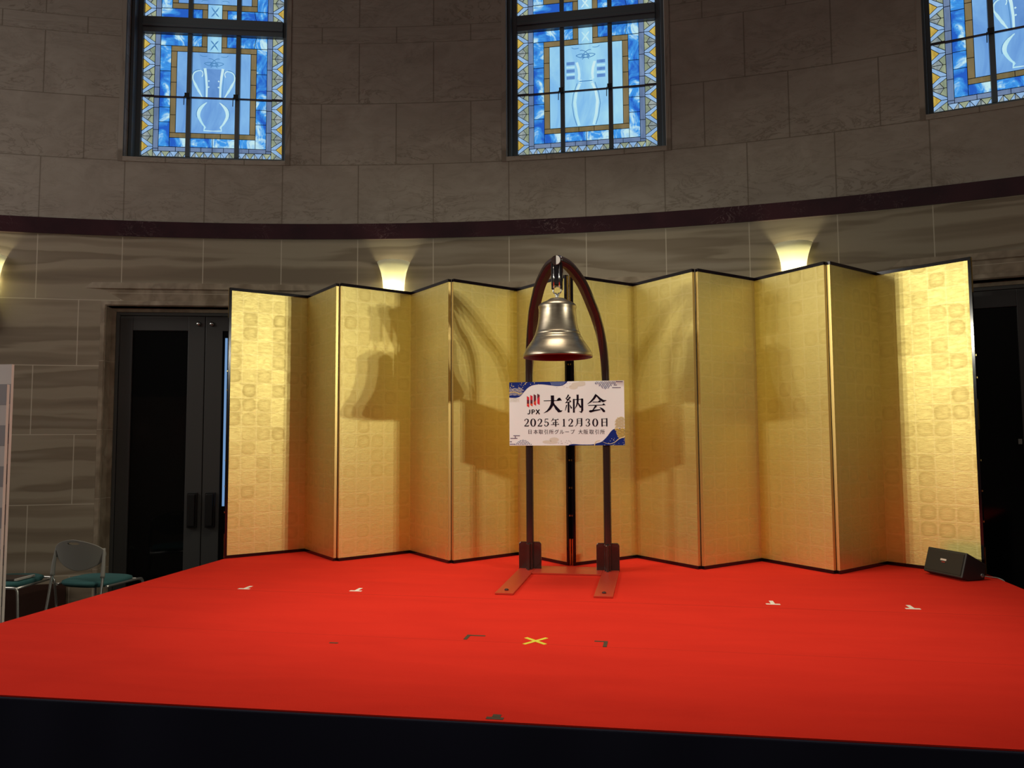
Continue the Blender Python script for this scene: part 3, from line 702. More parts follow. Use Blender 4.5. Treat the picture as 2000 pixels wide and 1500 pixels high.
for s_ in (-1, 1):
    pts = [Vector((BX+s_*x, y, z)) for x, y, z in cp]
    mb = MB(); st2 = MB(); rows = []; rows2 = []
    n = 20
    for i, p in enumerate(pts):
        t = (pts[min(i+1, len(pts)-1)]-pts[max(i-1, 0)]).normalized()
        out = Vector((s_, 0, 0)); out = (out-t*out.dot(t)).normalized(); 
        if p.z > 1.2:
            f = min(1, (p.z-1.2)/.8); o2 = Vector((s_*(1-f*.55), 0, f*1.0)); out = (o2-t*o2.dot(t)).normalized()
        fw = t.cross(out).normalized()
        f = max(0, min(1, (p.z-1.25)/.35)); a_ = .027+.003*f; b_ = .029+.012*f
        rows.append([p+out*math.cos(2*pi*k/n)*a_+fw*math.sin(2*pi*k/n)*b_ for k in range(n)])
        if p.z > 1.32:
            inw = -out
            # soffit strip on the arch's inner, forward side; maroon paints in the reflected carpet
            fr_ = fw if fw.y < 0 else -fw
            g_ = min(1, (p.z-1.32)/.25)
            c0 = p+inw*(a_+.001)*(.90+.10*g_)+fr_*(.008+.022*g_); c1 = p+inw*(a_+.001)*(.90+.10*g_)-fr_*(.008+.022*g_)
            rows2.append([c0-inw*.018*g_+fr_*.010*g_, c0, c1, c1-inw*.018*g_-fr_*.010*g_])
    mb.grid(rows, M_stand, close=True); mb.face(rows[0], M_stand); mb.face(rows[-1], M_stand)
    lg = mb.build('arch_leg', std, world=True)
    st2.grid(rows2, M_mar, smooth=False); o = st2.build('soffit_strip', None); o.data.transform(Matrix.Translation(-Vector(std['_o']))); o.parent = lg; o['label'] = 'flat inner strip of the arch, maroon for the reflected carpet'
    md = o.modifiers.new('solid', 'SOLIDIFY'); md.thickness = .003
    # gusset fins round the foot
    x = BX+s_*.2705
    fn = MB(); r = .014
    prof = [(-.079, .004), (.079, .004), (.079, .182), (.067, .196), (-.067, .196), (-.079, .182)]
    fn.prism([(x+a, b) for a, b in prof], 5.332, 5.348, M_stand)
    for dy0, dy1 in ((-.085, -.02), (.02, .08)): fn.box(x-.008, x+.008, 5.34+dy0, 5.34+dy1, .004, .19, M_stand)
    fn.box(x-.022, x+.022, 5.292, 5.30, .004, .19, M_stand)
    fn.build('gusset', std, world=True, bevel=.003)
    bo = MB()
    for dx in (-.02, .02): bo.lathe([(0, 0), (.008, 0), (.008, .006), (0, .008)], M_chrome, (x+dx, 5.275, .0045), 10)
    bo.build('foot_bolt', std, world=True)
    pb = MB(); xb = x+s_*.02
    pb.box(min(xb-.055, xb+.055), max(xb-.055, xb+.055), 4.475, 5.45, .0005, .012, M_plate); pl_ = pb.build('base_plate', std, world=True, bevel=.002); pl_['label'] = 'flat base plate reaching forward, reflected carpet red put in its colour'
    kb = MB(); kb.lathe([(0, 0), (.013, 0), (.013, .004), (.008, .009), (0, .010)], M_mar, (xb, 4.56, .0122), 14); k_ = kb.build('plate_bolt', None); k_.data.transform(Matrix.Translation(-Vector(std['_o']))); k_.parent = pl_
cb = MB(); cb.box(BX-.235, BX+.235, 5.17, 5.45, .0006, .0115, M_plate); cb.build('cross_plate', std, world=True, bevel=.002)
hb = MB(); hb.box(BX-.036, BX+.036, 4.795, 4.855, 1.895, 2.045, M_lac); 
hb.box(BX-.036, BX-.020, 4.80, 4.85, 1.87, 1.9, M_lac); hb.box(BX+.020, BX+.036, 4.80, 4.85, 1.87, 1.9, M_lac)
hbo = hb.build('hanger_block', std, world=True, bevel=.005)
rd = MB()
for dx in (-.018, .018): rd.tube([(BX+dx, 4.792, 1.875), (BX+dx, 4.792, 2.03)], .0040, M_chrome, 10)
o = rd.build('chrome_rod', None); o.data.transform(Matrix.Translation(-Vector(std['_o']))); o.parent = hbo
cpd = MB(); cpd.tube([(BX, 4.80, 2.052), (BX, 4.775, 2.052)], .031, M_stand, 32)
cpo = cpd.build('apex_cap', std, world=True)
cd = MB(); a = [(-pi/2+pi*i/16) for i in range(17)]
cd.prism([(BX+.001+.026*math.cos(t), 2.052+.029*math.sin(t)) for t in a], 4.770, 4.776, mat('satin_silver', (.80, .80, .76), rough=.35, metal=.2))
o = cd.build('half_disc', None); o.data.transform(Matrix.Translation(-Vector(std['_o']))); o.parent = cpo; o['label'] = 'silver half disc on the arch tip'
# bell
bl = empty('bell', (BX, 4.82, 1.43), label='bronze bell hanging from the arched stand above the sign', cat='bell')
M_bell = mat('bell_bronze', (.40, .34, .26), rough=.33, metal=1)
nt = NT(M_bell); ob = nt.add('ShaderNodeTexCoord').outputs['Object']
nt.lk(nt.ramp(noise(nt, ob, 6, 4, .6, .5, (1, 1, 5)), [(.3, (.31, .26, .195)), (.7, (.44, .38, .29))]), nt.b.inputs['Base Color'])
nt.lk(nt.math('ADD', .25, nt.math('MULTIPLY', noise(nt, ob, 9, 4, .6, .3, (1, 1, 3)), .2)), nt.b.inputs['Roughness'])
prof = [(0, .384), (.030, .384), (.047, .380), (.053, .377), (.060, .372), (.068, .366), (.078, .362), (.098, .354), (.110, .346), (.118, .338), (.1215, .330), (.1215, .322), (.1195, .312), (.1195, .290), (.121, .262), (.1245, .232), (.130, .200), (.138, .170), (.1415, .160), (.1435, .158), (.1440, .154), (.1440, .150), (.149, .140), (.1515, .138), (.1520, .132), (.156, .127), (.1585, .125), (.160, .117), (.176, .094), (.190, .074), (.201, .058), (.211, .040), (.218, .026), (.2225, .012), (.2225, .004), (.220, .0)]
mb = MB(); mb.lathe(prof, M_bell, n=72); mb.build('bell_body', bl)
mb = MB(); mb.lathe([(.220, .0), (.210, .001), (.198, .020), (.180, .060), (.150, .11), (.125, .18), (.112, .30), (.09, .345), (0, .352)], mat('bell_interior', (.105, .008, .014), rough=.55, spec=.2), n=72); o = mb.build('bell_interior', bl); o['label'] = 'inside of the bell, coloured dark red for the reflected carpet'  # interior colour imitates the carpet's reflection
mb = MB(); mb.tube([(.0, 0, .380), (0, 0, .408)], .010, M_chrome, 14)
mb.tube([(.026*math.cos(t), 0, .434+.026*math.sin(t)) for t in [2*pi*i/24 for i in range(25)]], .0045, M_chrome, 8, caps=False); mb.tube([(-.009, 0, .395), (-.009, -.0, .418)], .005, M_chrome, 8); mb.tube([(.009, 0, .395), (.009, 0, .418)], .005, M_chrome, 8)
mb.build('hanging_ring', bl)
# ------------------------------------------------------------------ sign board
SX0, SX1, SZ0, SZ1, SY = -.990, -.186, .866, 1.312, 5.295
sg = empty('sign_board', ((SX0+SX1)/2, SY, SZ0), label='printed white and navy sign with Japanese date lettering fixed across the bell stand', cat='sign')
SM = dict(white=mat('sign_white', (.86, .88, .88), rough=.6, spec=.2), navy=mat('sign_navy', (.012, .028, .20), rough=.5, spec=.1), ink=mat('sign_ink', (.010, .004, .012), rough=.5, spec=.1), ink2=mat('sign_ink_thin', (.035, .015, .035), rough=.5, spec=.1),
 gold=mat('sign_gold', (.75, .56, .16), rough=.45), pgold=mat('sign_pale_gold', (.74, .64, .38), rough=.5), beige=mat('sign_beige', (.72, .68, .58), rough=.5), blue2=mat('sign_pale_blue', (.09, .13, .33), rough=.5),
 grey=mat('sign_grey', (.44, .42, .46), rough=.5), plum=mat('sign_plum', (.14, .09, .16), rough=.5), red=mat('sign_red', (.72, .012, .035), rough=.5), dred=mat('sign_dark_red', (.14, .004, .02), rough=.5), ora=mat('sign_orange', (.80, .09, .02), rough=.5))
mb = MB(); hwS = (SX1-SX0)/2; HSn = SZ1-SZ0
mb.box(-hwS, hwS, 0, .007, 0, HSn, SM['white']); mb.build('board', sg)
def SP(cx, cy):
    u = (cx-97)/1812.; top = 130-30*u; bot = 1135-8*u
    return (-hwS+u*2*hwS, (bot-cy)/(bot-top)*HSn)
LAY = [0]
def clampp(p): return (max(-hwS, min(hwS, p[0])), max(0, min(HSn, p[1])))
def spoly(mb, pts, m, d=.0006): q = [clampp(SP(*p)) for p in pts]; mb.face([(x, -d, z) for x, z in q], m)
def sstroke(mb, st_, m, d=.0012):
    """variable width brush stroke; points (cx, cy, half width) in sign drawing units"""
    n = len(st_); L = []; Rr = []
    for i, (x, y, h) in enumerate(st_):
        a = st_[max(i-1, 0)]; b = st_[min(i+1, n-1)]; dx, dy = b[0]-a[0], b[1]-a[1]; l = math.hypot(dx, dy) or 1
        L.append((x-dy/l*h, y+dx/l*h)); Rr.append((x+dy/l*h, y-dx/l*h))
    for i in range(n-1):
        mb.face([(q[0], -d, q[1]) for q in (clampp(SP(*L[i])), clampp(SP(*Rr[i])), clampp(SP(*Rr[i+1])), clampp(SP(*L[i+1])))], m)
def arcp(cx, cy, rx, ry, a0, a1, n=10): return [(cx+rx*math.cos(math.radians(a0+(a1-a0)*i/n)), cy-ry*math.sin(math.radians(a0+(a1-a0)*i/n))) for i in range(n+1)]
def srib(mb, pts, w_, m, d=.0012): sstroke(mb, [(x, y, w_) for x, y in pts], m, d)
random.seed(5)
def qb(P, n=6):
    out = []
    for i in range(len(P)-1):
        p0, p1, p2, p3 = P[max(i-1, 0)], P[i], P[i+1], P[min(i+2, len(P)-1)]
        for k in range(n):
            t = k/n; out.append(tuple(.5*((2*b)+(-a+c_)*t+(2*a-5*b+4*c_-d)*t*t+(-a+3*b-3*c_+d)*t**3) for a, b, c_, d in zip(p0, p1, p2, p3)))
    return out+[P[-1]]
# navy areas
nv = MB()
cur = qb([(97, 372), (150, 376), (225, 372), (280, 345), (340, 278), (400, 215), (480, 175), (600, 162), (740, 175), (860, 190), (950, 178), (1010, 140), (1030, 112)])
for a, b in zip(cur, cur[1:]): spoly(nv, [a, b, (b[0], 90), (a[0], 90)], SM['navy'])
cur = qb([(1040, 1122), (1110, 1108), (1240, 1116), (1400, 1114), (1480, 1095), (1560, 1065), (1640, 985), (1700, 905), (1750, 868), (1800, 862), (1920, 862)])
for a, b in zip(cur, cur[1:]): spoly(nv, [a, b, (b[0], 1150), (a[0], 1150)], SM['navy'])
nv.build('navy_print', sg)
# light waves, clouds, hemp-leaf rosettes, mist bars, gold flecks
pt = MB()
def waves(cx0, cy0, nx, ny, r, m, clip, d, wd=3):
    for j in range(ny):
        for i in range(nx):
            x = cx0+i*2*r+(r if j % 2 else 0); y = cy0+j*r*.62
            for q in (1., .66, .33):
                P = [p for p in arcp(x, y, r*q, r*q*.8, 20, 160, 8) if clip(*p)]
                if len(P) > 2: srib(pt, P, wd, m, d)
waves(110, 250, 3, 5, 38, SM['grey'], lambda x, y: x > 97 and y > 225 and x+y*1.0 < 620 and y < 372, .0010)
waves(115, 400, 3, 3, 38, SM['beige'], lambda x, y: x > 97 and 380 < y < 445 and x < 260, .0010, 2)
waves(1775, 715, 3, 7, 42, SM['pgold'], lambda x, y: x < 1912 and y < 858 and x > 1755+max(0, 760-y)*.6, .0010, 7)
waves(1790, 900, 3, 6, 42, SM['gold'], lambda x, y: x < 1915 and 865 < y < 1010 and x > 1745+(y-865)*.45, .0011, 8)
def blob(cx, cy, rx, ry, m, d=.0008): spoly(pt, arcp(cx, cy, rx, ry, 0, 360, 24)[:-1], m, d)
for cx, cy, rx, ry in ((1200, 160, 110, 34), (1120, 205, 70, 36), (1250, 135, 60, 20)): blob(cx, cy, rx, ry, SM['beige'], .0004+.0001*(rx % 3))
for cx, cy, rx, ry in ((700, 1075, 75, 26), (810, 1040, 75, 36), (760, 1085, 110, 20)): blob(cx, cy, rx, ry, SM['beige'], .0004+.0001*(rx % 3))
spoly(pt, [(745, 127), (1005, 120), (965, 165), (880, 185), (790, 178)], SM['blue2'], .0009)
for i in range(11): blob(770+random.random()*330, 140+random.random()*80, 5, 5, SM['grey'], .0014)
for i in range(10): blob(880+random.random()*200, 1050+random.random()*50, 6, 6, SM['grey'], .0012)
for i in range(60):
    x = 100+random.random()*470; y = 132+random.random()*160
    if x+y*1.0 < 560 or (y < 165): r = 2.5+random.random()*5; blob(x, y, r, r, SM['pgold'] if i % 3 else SM['gold'], .0013)
for i in range(45):
    x = 1480+random.random()*430; y = 930+random.random()*200
    if (x-1480)*.75+ (y-930) > 210 and y > 1010-(x-1700)*.3: r = 2.5+random.random()*4; blob(x, y, r, r, SM['pgold'] if i % 3 else SM['white'], .0013)
def rosette(cx, cy, R, clip):
    spoly(pt, [p for p in arcp(cx, cy, R, R*.92, 0, 360, 24)[:-1] if clip(*p)], SM['white'], .0014)
    sp_ = R*.36
    for i in range(-5, 6):
        for j in range(-5, 6):
            X0 = cx+(i+.5*(j % 2))*sp_*1.732*.66; Y0 = cy+j*sp_*.86
            for k in range(6):
                a = math.radians(30+60*k); b = .235*R
                q = [(X0+b*.14*math.cos(a), Y0-b*.14*math.sin(a)), (X0+b*.52*math.cos(a-.30), Y0-b*.52*math.sin(a-.30)), (X0+b*.95*math.cos(a), Y0-b*.95*math.sin(a)), (X0+b*.52*math.cos(a+.30), Y0-b*.52*math.sin(a+.30))]
                if clip(*q[1]) and clip(*q[3]) and clip(*q[2]): spoly(pt, q, SM['navy'], .0018)
rosette(1620, 118, 150, lambda x, y: y > 106 and abs(x-1620) < 160 and (y-106) < 150-abs(x-1620)*.62)
rosette(315, 1150, 140, lambda x, y: y < 1132 and (1132-y) < 112-abs(x-315)*.62)
for x0, x1, y in ((1785, 1890, 120), (1750, 1800, 175), (1725, 1858, 215), (160, 265, 978), (112, 225, 1020), (100, 135, 1073), (100, 200, 1112)): srib(pt, [(x0, y), (x1, y)], 6, SM['plum'], .0013)
srib(pt, [(190, 985), (190, 1015)], 6, SM['plum'], .0013)
sstroke(pt, [(x, y, w_) for (x, y), w_ in zip(qb([(97, 300), (150, 283), (210, 292), (260, 310), (300, 308)]), [6]*25)], SM['gold'], .0016)
cu = qb([(1560, 1068), (1620, 1095), (1690, 1102), (1760, 1075), (1820, 1025), (1915, 990)]); sstroke(pt, [(x, y, 1+7*i/len(cu)) for i, (x, y) in enumerate(cu)], SM['pgold'], .0016)
srib(pt, qb([(1440, 1130), (1455, 1085), (1480, 1062), (1525, 1052)]), 6, SM['pgold'], .0016)
srib(pt, qb([(355, 165), (365, 140), (390, 122)]), 4, SM['pgold'], .0016)
pt.build('pattern_print', sg)
em = MB()
for x0, x1, t0, t1, b1, b0, split, br in ((380, 417, 348, 368, 530, 508, 470, 0), (435, 472, 330, 350, 515, 492, 470, 0), (490, 527, 318, 338, 503, 480, 440, 1), (547, 585, 310, 330, 490, 468, 345, 2)):
    sl = 0 if br == 0 else 28
    if br < 2:
        spoly(em, [(x0, t0), (x1, t1), (x1, split-60), (x0, split-60)], SM['red'] if br == 0 else SM['dred'], .0008); spoly(em, [(x0, split-60), (x1, split-60), (x1, split-sl), (x0, split+sl*.4)], SM['dred'], .0008)
        spoly(em, [(x0, split+sl*.4), (x1, split-sl), (x1, split+22), (x0, split+22)], SM['ora'], .0008); spoly(em, [(x0, split+22), (x1, split+22), (x1, b1), (x0, b0)], SM['red'], .0008)
    else:
        spoly(em, [(x0, t0), (x1, t1), (x1, 352), (x0, 395)], SM['dred'], .0008); spoly(em, [(x0, 395), (x1, 352), (x1, b1), (x0, b0)], SM['red'], .0008)
emo = em.build('emblem', sg); emo['label'] = 'four slanted red bars'
tx = MB(); I = SM['ink']
for st_ in ([(425, 563, 8), (425, 612, 8), (418, 628, 8), (402, 633, 7), (388, 628, 6)], [(462, 563, 8), (462, 636, 8)], [(462, 568, 7), (492, 570, 7), (505, 583, 8), (492, 600, 7), (462, 602, 7)], [(527, 562, 8), (582, 636, 9)], [(580, 562, 8), (525, 636, 8)]): sstroke(tx, st_, I)
K1 = [
 [(650, 424, 6), (900, 419, 6)], [(850, 421, 1), (896, 398, 24), (898, 396, 24), (936, 421, 1)], [(788, 338, 26), (790, 430, 25), (780, 490, 24), (745, 548, 19), (700, 592, 11), (648, 618, 2)], [(797, 440, 5), (815, 490, 14), (850, 540, 22), (895, 590, 24), (922, 590, 12), (944, 574, 2)],
 [(1045, 328, 12), (1022, 370, 9), (998, 388, 4)], [(998, 384, 5), (1038, 412, 12)], [(1070, 362, 13), (1035, 410, 10), (998, 458, 3)], [(992, 458, 6), (1075, 438, 6)], [(1055, 410, 3), (1078, 442, 13)], [(1042, 450, 13), (1042, 610, 14)], [(1014, 490, 9), (988, 582, 3)], [(1062, 490, 3), (1090, 545, 13)],
 [(1125, 395, 13), (1125, 612, 14)], [(1125, 405, 6), (1262, 400, 6)], [(1256, 388, 17), (1256, 575, 17), (1240, 606, 13), (1208, 592, 3)], [(1186, 326, 17), (1186, 430, 15), (1170, 500, 9), (1142, 548, 3)], [(1192, 450, 5), (1208, 490, 12), (1236, 530, 14)],
 [(1480, 326, 20), (1440, 388, 16), (1390, 440, 11), (1336, 478, 2)], [(1484, 340, 10), (1530, 392, 17), (1585, 430, 20), (1634, 418, 4)], [(1420, 445, 6), (1540, 442, 6)], [(1500, 443, 1), (1528, 428, 15), (1556, 443, 1)], [(1352, 498, 6), (1600, 490, 6)], [(1562, 493, 1), (1590, 478, 15), (1620, 493, 1)],
 [(1475, 500, 18), (1445, 540, 10), (1415, 582, 8)], [(1362, 590, 10), (1385, 592, 20), (1450, 578, 13), (1540, 565, 8)], [(1528, 528, 3), (1565, 555, 16), (1596, 590, 19), (1600, 604, 10)]]
for st_ in K1: sstroke(tx, st_, I)
# date line in a thick-and-thin roman
def dig2(x): return [[(x+8, 742, 8), (x+14, 722, 5), (x+36, 712, 5), (x+60, 722, 9), (x+64, 745, 11), (x+52, 772, 8), (x+28, 800, 5), (x+6, 822, 4)], [(x+2, 824, 7), (x+70, 824, 8)], [(x+66, 824, 6), (x+74, 804, 2)]]
def dig0(x):
    out = []
    for sg_ in (-1, 1): out.append([(x+38+sg_*34*math.sin(t), 770-60*math.cos(t), 3+9*math.sin(t)) for t in [pi*i/10 for i in range(11)]])
    return out
def dig5(x): return [[(x+14, 714, 5), (x+64, 714, 6)], [(x+16, 712, 5), (x+12, 765, 4)], [(x+12, 768, 5), (x+35, 756, 5), (x+60, 770, 9), (x+64, 795, 11), (x+50, 820, 6), (x+25, 828, 5), (x+6, 815, 6), (x+8, 800, 8)]]
def dig1(x): return [[(x+26, 712, 10), (x+26, 826, 10)], [(x+8, 728, 3), (x+26, 714, 4)], [(x+4, 828, 4), (x+48, 828, 4)]]
def dig3(x): return [[(x+6, 738, 8), (x+12, 718, 5), (x+34, 712, 5), (x+56, 722, 9), (x+56, 745, 9), (x+34, 766, 4)], [(x+28, 767, 4), (x+56, 776, 9), (x+60, 800, 10), (x+40, 826, 5), (x+16, 826, 4), (x+4, 806, 8)]]
DT = dig2(336)+dig0(440)+dig2(548)+dig5(655)+dig1(942)+dig2(1035)+dig3(1308)+dig0(1418)
DT += [[(800, 702, 7), (785, 728, 5), (765, 752, 2)], [(790, 726, 4), (880, 722, 4)], [(860, 722, 1), (872, 715, 8), (884, 722, 1)], [(795, 768, 4), (872, 765, 4)], [(800, 765, 7), (800, 800, 7)], [(762, 803, 4), (890, 798, 4)], [(866, 800, 1), (878, 792, 8), (891, 799, 1)], [(836, 725, 9), (836, 832, 9)]]
DT += [[(1178, 708, 8), (1178, 775, 8), (1168, 805, 5), (1142, 832, 2)], [(1178, 710, 4), (1246, 706, 4)], [(1244, 700, 10), (1244, 815, 10), (1230, 828, 7), (1212, 822, 2)], [(1178, 745, 3), (1244, 742, 3)], [(1178, 780, 3), (1244, 777, 3)]]
DT += [[(1562, 706, 10), (1562, 832, 10)], [(1635, 700, 10), (1635, 830, 10)], [(1562, 712, 4), (1635, 709, 4)], [(1562, 764, 3), (1635, 761, 3)], [(1562, 818, 3), (1635, 815, 3)]]
for st_ in DT: sstroke(tx, st_, SM['ink'])
tx.build('lettering', sg)
# organisation line
def text_mesh(ch):
    cdt = bpy.data.curves.new('glyph', 'FONT'); cdt.body = ch; cdt.align_x = 'CENTER'; cdt.resolution_u = 3
    o_ = bpy.data.objects.new('glyph', cdt); C.objects.link(o_); bpy.context.view_layer.update()
    dg = bpy.context.evaluated_depsgraph_get(); me = bpy.data.meshes.new_from_object(o_.evaluated_get(dg))
    V = [tuple(v.co) for v in me.vertices]; Fc = [tuple(p.vertices) for p in me.polygons]
    bpy.data.objects.remove(o_); bpy.data.curves.remove(cdt); bpy.data.meshes.remove(me); return V, Fc
t2 = MB(); unit = 2*hwS/1812.
for ch, cxx, kk in zip('日本取引所グループ大阪取引所', (427, 518, 600, 683, 767, 850, 932, 1015, 1100, 1226, 1308, 1398, 1482, 1567), range(20)):
    V, Fc = text_mesh(ch)
    x0, z0 = SP(cxx, 945); b0 = len(t2.v); sc = 78*unit
    for v in V: t2.v.append((x0+v[0]*sc*.97, -.0012, z0+v[1]*sc*1.0))
    mi = t2.mi(SM['ink2'])
    for f in Fc: t2.f.append(tuple(b0+i for i in f)); t2.m.append(mi); t2.uv.append(None); t2.sm.append(False)
t2.build('small_lettering', sg)
# ------------------------------------------------------------------ monitor speaker
spk = empty('monitor_speaker', (1.93, 5.50, 0), math.radians(-64), label='small black wedge speaker tilted up at the right end of the stage', cat='speaker')
M_sp = mat('speaker_cabinet', (.018, .019, .019), rough=.5); M_gr = mat('speaker_grille', (.022, .021, .012), rough=.75)
w2 = .155
pr = [(-.105, .022), (-.055, .178), (.095, .098), (.075, .004), (-.055, .001)]   # (y, z) section, front at -y
mb = MB()
mb.face([(-w2, y, z) for y, z in pr], M_sp); mb.face([(w2, y, z) for y, z in pr][::-1], M_sp)
for i in range(len(pr)): a, b = pr[i], pr[(i+1) % len(pr)]; mb.face([(-w2, *a), (w2, *a), (w2, *b), (-w2, *b)], M_sp)
mb.build('cabinet', spk, bevel=.006)
fy = Vector((0, .05, .156)).normalized(); fn_ = Vector((0, -fy.z, fy.y))
def FP(x, v, d): q = Vector((x, pr[0][0], pr[0][1]))+fy*v+fn_*d; return tuple(q)
def fbox(mb, x0, x1, v0, v1, d0, d1, m):
    L = [FP(x, v, d) for d in (d0, d1) for v in (v0, v1) for x in (x0, x1)]
    for f in ((0, 2, 3, 1), (4, 5, 7, 6), (0, 1, 5, 4), (2, 6, 7, 3), (0, 4, 6, 2), (1, 3, 7, 5)): mb.face([L[i] for i in f], m)
mb = MB(); fbox(mb, -w2+.014, w2-.014, .014, .150, 0, .004, M_gr); gro = mb.build('grille', spk, bevel=.002)
mb = MB(); fbox(mb, -.030, .016, .088, .100, .004, .0065, mat('badge_silver', (.75, .72, .6), rough=.4)); fbox(mb, -.018, .008, .076, .082, .004, .006, mat('badge_red', (.35, .03, .02), rough=.5)); mb.build('badge', gro)
mb = MB(); mb.tube([(w2-.002, .055, .032), (w2+.004, .055, .032)], .012, M_chrome, 14); mb.build('knob', spk)
mb = MB(); mb.tube(catmull([(2.02, 5.53, .012), (2.08, 5.515, .010), (2.13, 5.485, .006), (2.172, 5.455, .004), (2.200, 5.43, -.02), (2.21, 5.42, -.10), (2.212, 5.42, -.35), (2.215, 5.43, -.645)]), .0035, mat('grey_cable', (.30, .30, .28), rough=.5), 8)
tag(mb.build('speaker_cable'), 'thin pale cable running from the small speaker over the stage edge', 'cable')
# ------------------------------------------------------------------ chairs at the left
M_leg = mat('chair_silver', (.62, .62, .58), rough=.3, metal=.9); M_teal = mat('teal_fabric', (.030, .115, .115), rough=.9); M_shell = mat('grey_plastic', (.27, .265, .235), rough=.5)
def make_chair(loc, rz, label):
    rt = empty('stacking_chair', loc, rz, label=label, cat='chair', group='teal seated stacking chairs')
    # seat: rounded pad, front at +y
    s = MB(); n = 40; outl = []
    for i in range(n):
        a = 2*pi*i/n; cx_, sy_ = math.cos(a), math.sin(a); e = 2/3.2
        outl.append((.225*math.copysign(abs(cx_)**e, cx_)*(1+.04*sy_), .215*math.copysign(abs(sy_)**e, sy_)))
    rings = [(.0, .438), (.9, .436), (.98, .452), (1., .462), (.985, .474), (.9, .482), (.5, .480), (0., .478)]
    rows = [[(x*f, y*f, z+(.012 if y > .1 else 0)*-(y-.1)*4*f) for x, y in outl] for f, z in [(max(f, .001), z) for f, z in rings]]
    s.grid(rows, M_teal, close=True); s.build('seat', rt)
    # moulded oval backrest with hand slot
    b = MB(); nu, nv = 40, 22; rows = []
    def bp(u, v, d=0):
        x = u*.235; z = .705+v*.125; y = -.235+.055*u*u-.028*v+d
        return (x, y, z)
    verts = {}
    def edge(a):
        c_, s_ = math.cos(a), math.sin(a)
        return c_, (s_ if s_ < 0 else s_*1.0)
    for r_ in [i/36 for i in range(37)]:
        row = []
        for k in range(128):
            a = 2*pi*k/128; u, v = edge(a)
            v2 = v*(1.15 if v < 0 else .82)*(1-.12*abs(u)) ; row.append((u*r_, v2*r_))
        rows.append(row)
    fr, bk = [], []
    slot = lambda u, v: abs(u) < .24 and .50 < v < .66 and (u/.24)**2+((v-.58)/.085)**2 < 1
    for dd, flip in ((0, False), (.009, True)):
        for i in range(36):
            for k in range(128):
                q = [rows[i][k], rows[i][(k+1) % 128], rows[i+1][(k+1) % 128], rows[i+1][k]]
                cu_, cv_ = sum(p[0] for p in q)/4, sum(p[1] for p in q)/4
                if slot(cu_, cv_): continue
                P = [bp(*p, dd) for p in q]
                b.face(P[::-1] if flip else P, M_shell, smooth=True)
    for k in range(128):
        p, q = rows[36][k], rows[36][(k+1) % 128]; b.face([bp(*p, 0), bp(*q, 0), bp(*q, .009), bp(*p, .009)], M_shell, smooth=True)
    b.build('backrest', rt)
    for s_ in (-1, 1):
        x = s_*.225
        t = MB(); t.tube(catmull([(x*.99, -.182, .70), (x*1.03, -.195, .60), (x*1.05, -.205, .50), (x*1.07, -.235, .30), (x*1.12, -.285, .015)], 4), .0105, M_leg, 10); lg = t.build('leg', rt)
        t = MB(); t.tube(catmull([(x*.98, -.178, .74), (x*1.03, -.193, .62), (x*1.04, -.203, .52)], 4), [.010, .011, .012, .013, .014, .015, .016, .017, .017], M_shell, 10); t.build('back_arm', rt)
        t = MB(); t.tube(catmull([(x*1.03, -.16, .445), (x*1.03, 0, .445), (x*1.03, .19, .445), (x*1.03, .225, .43), (x*1.04, .235, .39), (x*1.08, .25, .2), (x*1.10, .26, .012)], 4), .0100, M_leg, 10); t.build('leg', rt)
        t = MB()
        for yy in (-.285, .26): t.lathe([(0, 0), (.014, 0), (.014, .02), (.010, .03), (0, .03)], M_dark, (x*1.11, yy, 0), 12)
        t.build('foot', rt)
    t = MB(); t.tube([(-.232, .215, .437), (.232, .215, .437)], .0095, M_leg, 10); t.build('seat_rail', rt)
    return rt
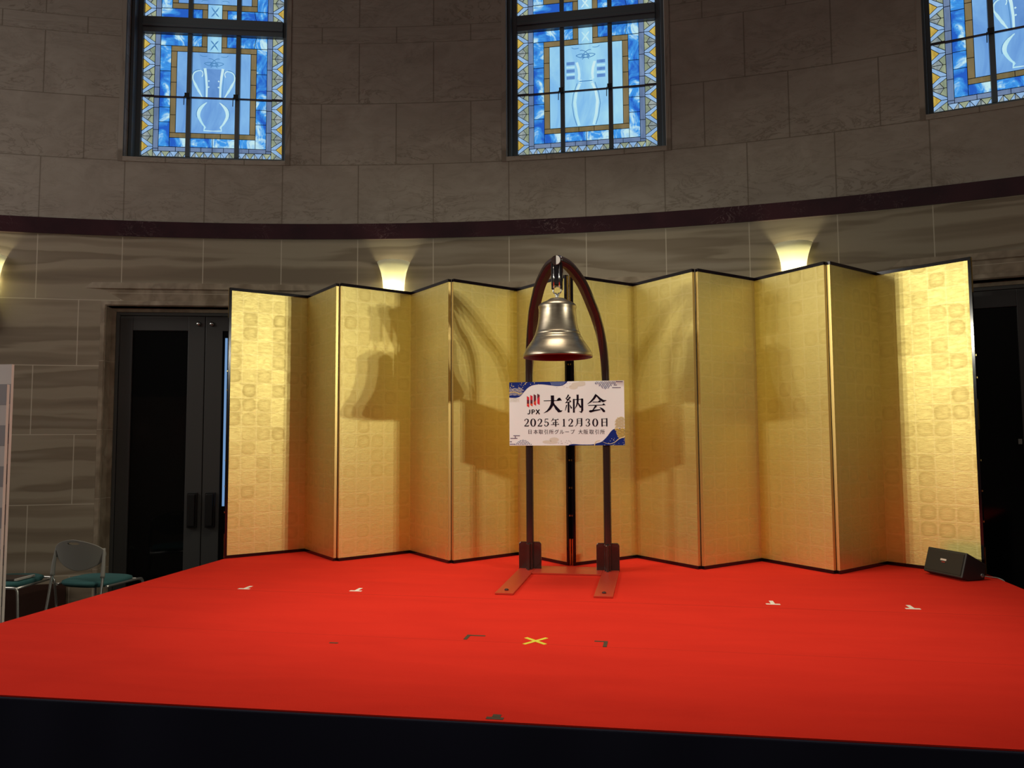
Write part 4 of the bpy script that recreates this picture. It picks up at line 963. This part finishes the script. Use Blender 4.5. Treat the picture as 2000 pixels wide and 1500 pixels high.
make_chair((-4.37, 5.47, -.65), math.radians(-4), 'stacking chair with grey back and teal seat turned toward the left door')
make_chair((-5.06, 5.33, -.65), math.radians(-80), 'teal stacking chair seat cut off by the left edge, dark folder on it')
fo = MB(); fo.box(-.15, .15, -.10, .10, 0, .012, mat('brown_folder', (.05, .035, .03), rough=.35)); fo.box(.13, .152, -.101, .101, .0005, .0145, mat('folder_edge', (.5, .47, .42), rough=.4))
o = fo.build('folder'); o.location = (-5.03, 5.30, -.65+.483); o.rotation_euler = (0, 0, .1); tag(o, 'dark brown folder lying on the chair at the left edge', 'folder')
# ------------------------------------------------------------------ press backdrop boards at the left edge
M_pink = mat('board_pinkish_white', (.66, .60, .57), rough=.6); M_sq = mat('board_grey_square', (.34, .32, .33), rough=.6)
def board(x1, y, ztop, label, first):
    rt = empty('backdrop_board', (x1-.6, y, -.65), label=label, cat='backdrop board', group='chequered backdrop boards')
    m_ = MB(); m_.box(-.6, .6, 0, .02, 0, ztop+.65, M_pink); m_.build('panel', rt)
    q = MB(); s_ = .130; nz = int((ztop+.65)/s_)
    for j in range(nz):
        for i in range(9):
            if (i+j) % 2 == first: q.face([(.6-.0-(i+1)*s_, -.001, ztop+.65-(j+1)*s_), (.6-i*s_, -.001, ztop+.65-(j+1)*s_), (.6-i*s_, -.001, ztop+.65-j*s_), (.6-(i)*s_-s_, -.001, ztop+.65-j*s_)], M_sq)
    q.build('chequer_print', rt)
    return rt
board(-4.048, 4.2, 1.279, 'pinkish white chequered board at the left edge, nearest the stage', 0)
board(-4.115, 4.30, 1.42, 'taller pinkish white board showing behind the chequered one', 1)
for o in list(bpy.data.objects):
    if o.type == 'MESH' and o.name.split('.')[0] in ('brass_fitting', 'chrome_rod', 'foot_bolt', 'foot', 'navy_print', 'mullion', 'hinge_strip', 'badge', 'seat_rail') and not o.children: islands(o)
# ------------------------------------------------------------------ lift everything so the hall floor is z = 0
for o in list(bpy.data.objects):
    if '_o' in o: del o['_o']
    if o.parent is None and o.type != 'CAMERA': o.location.z += ZS
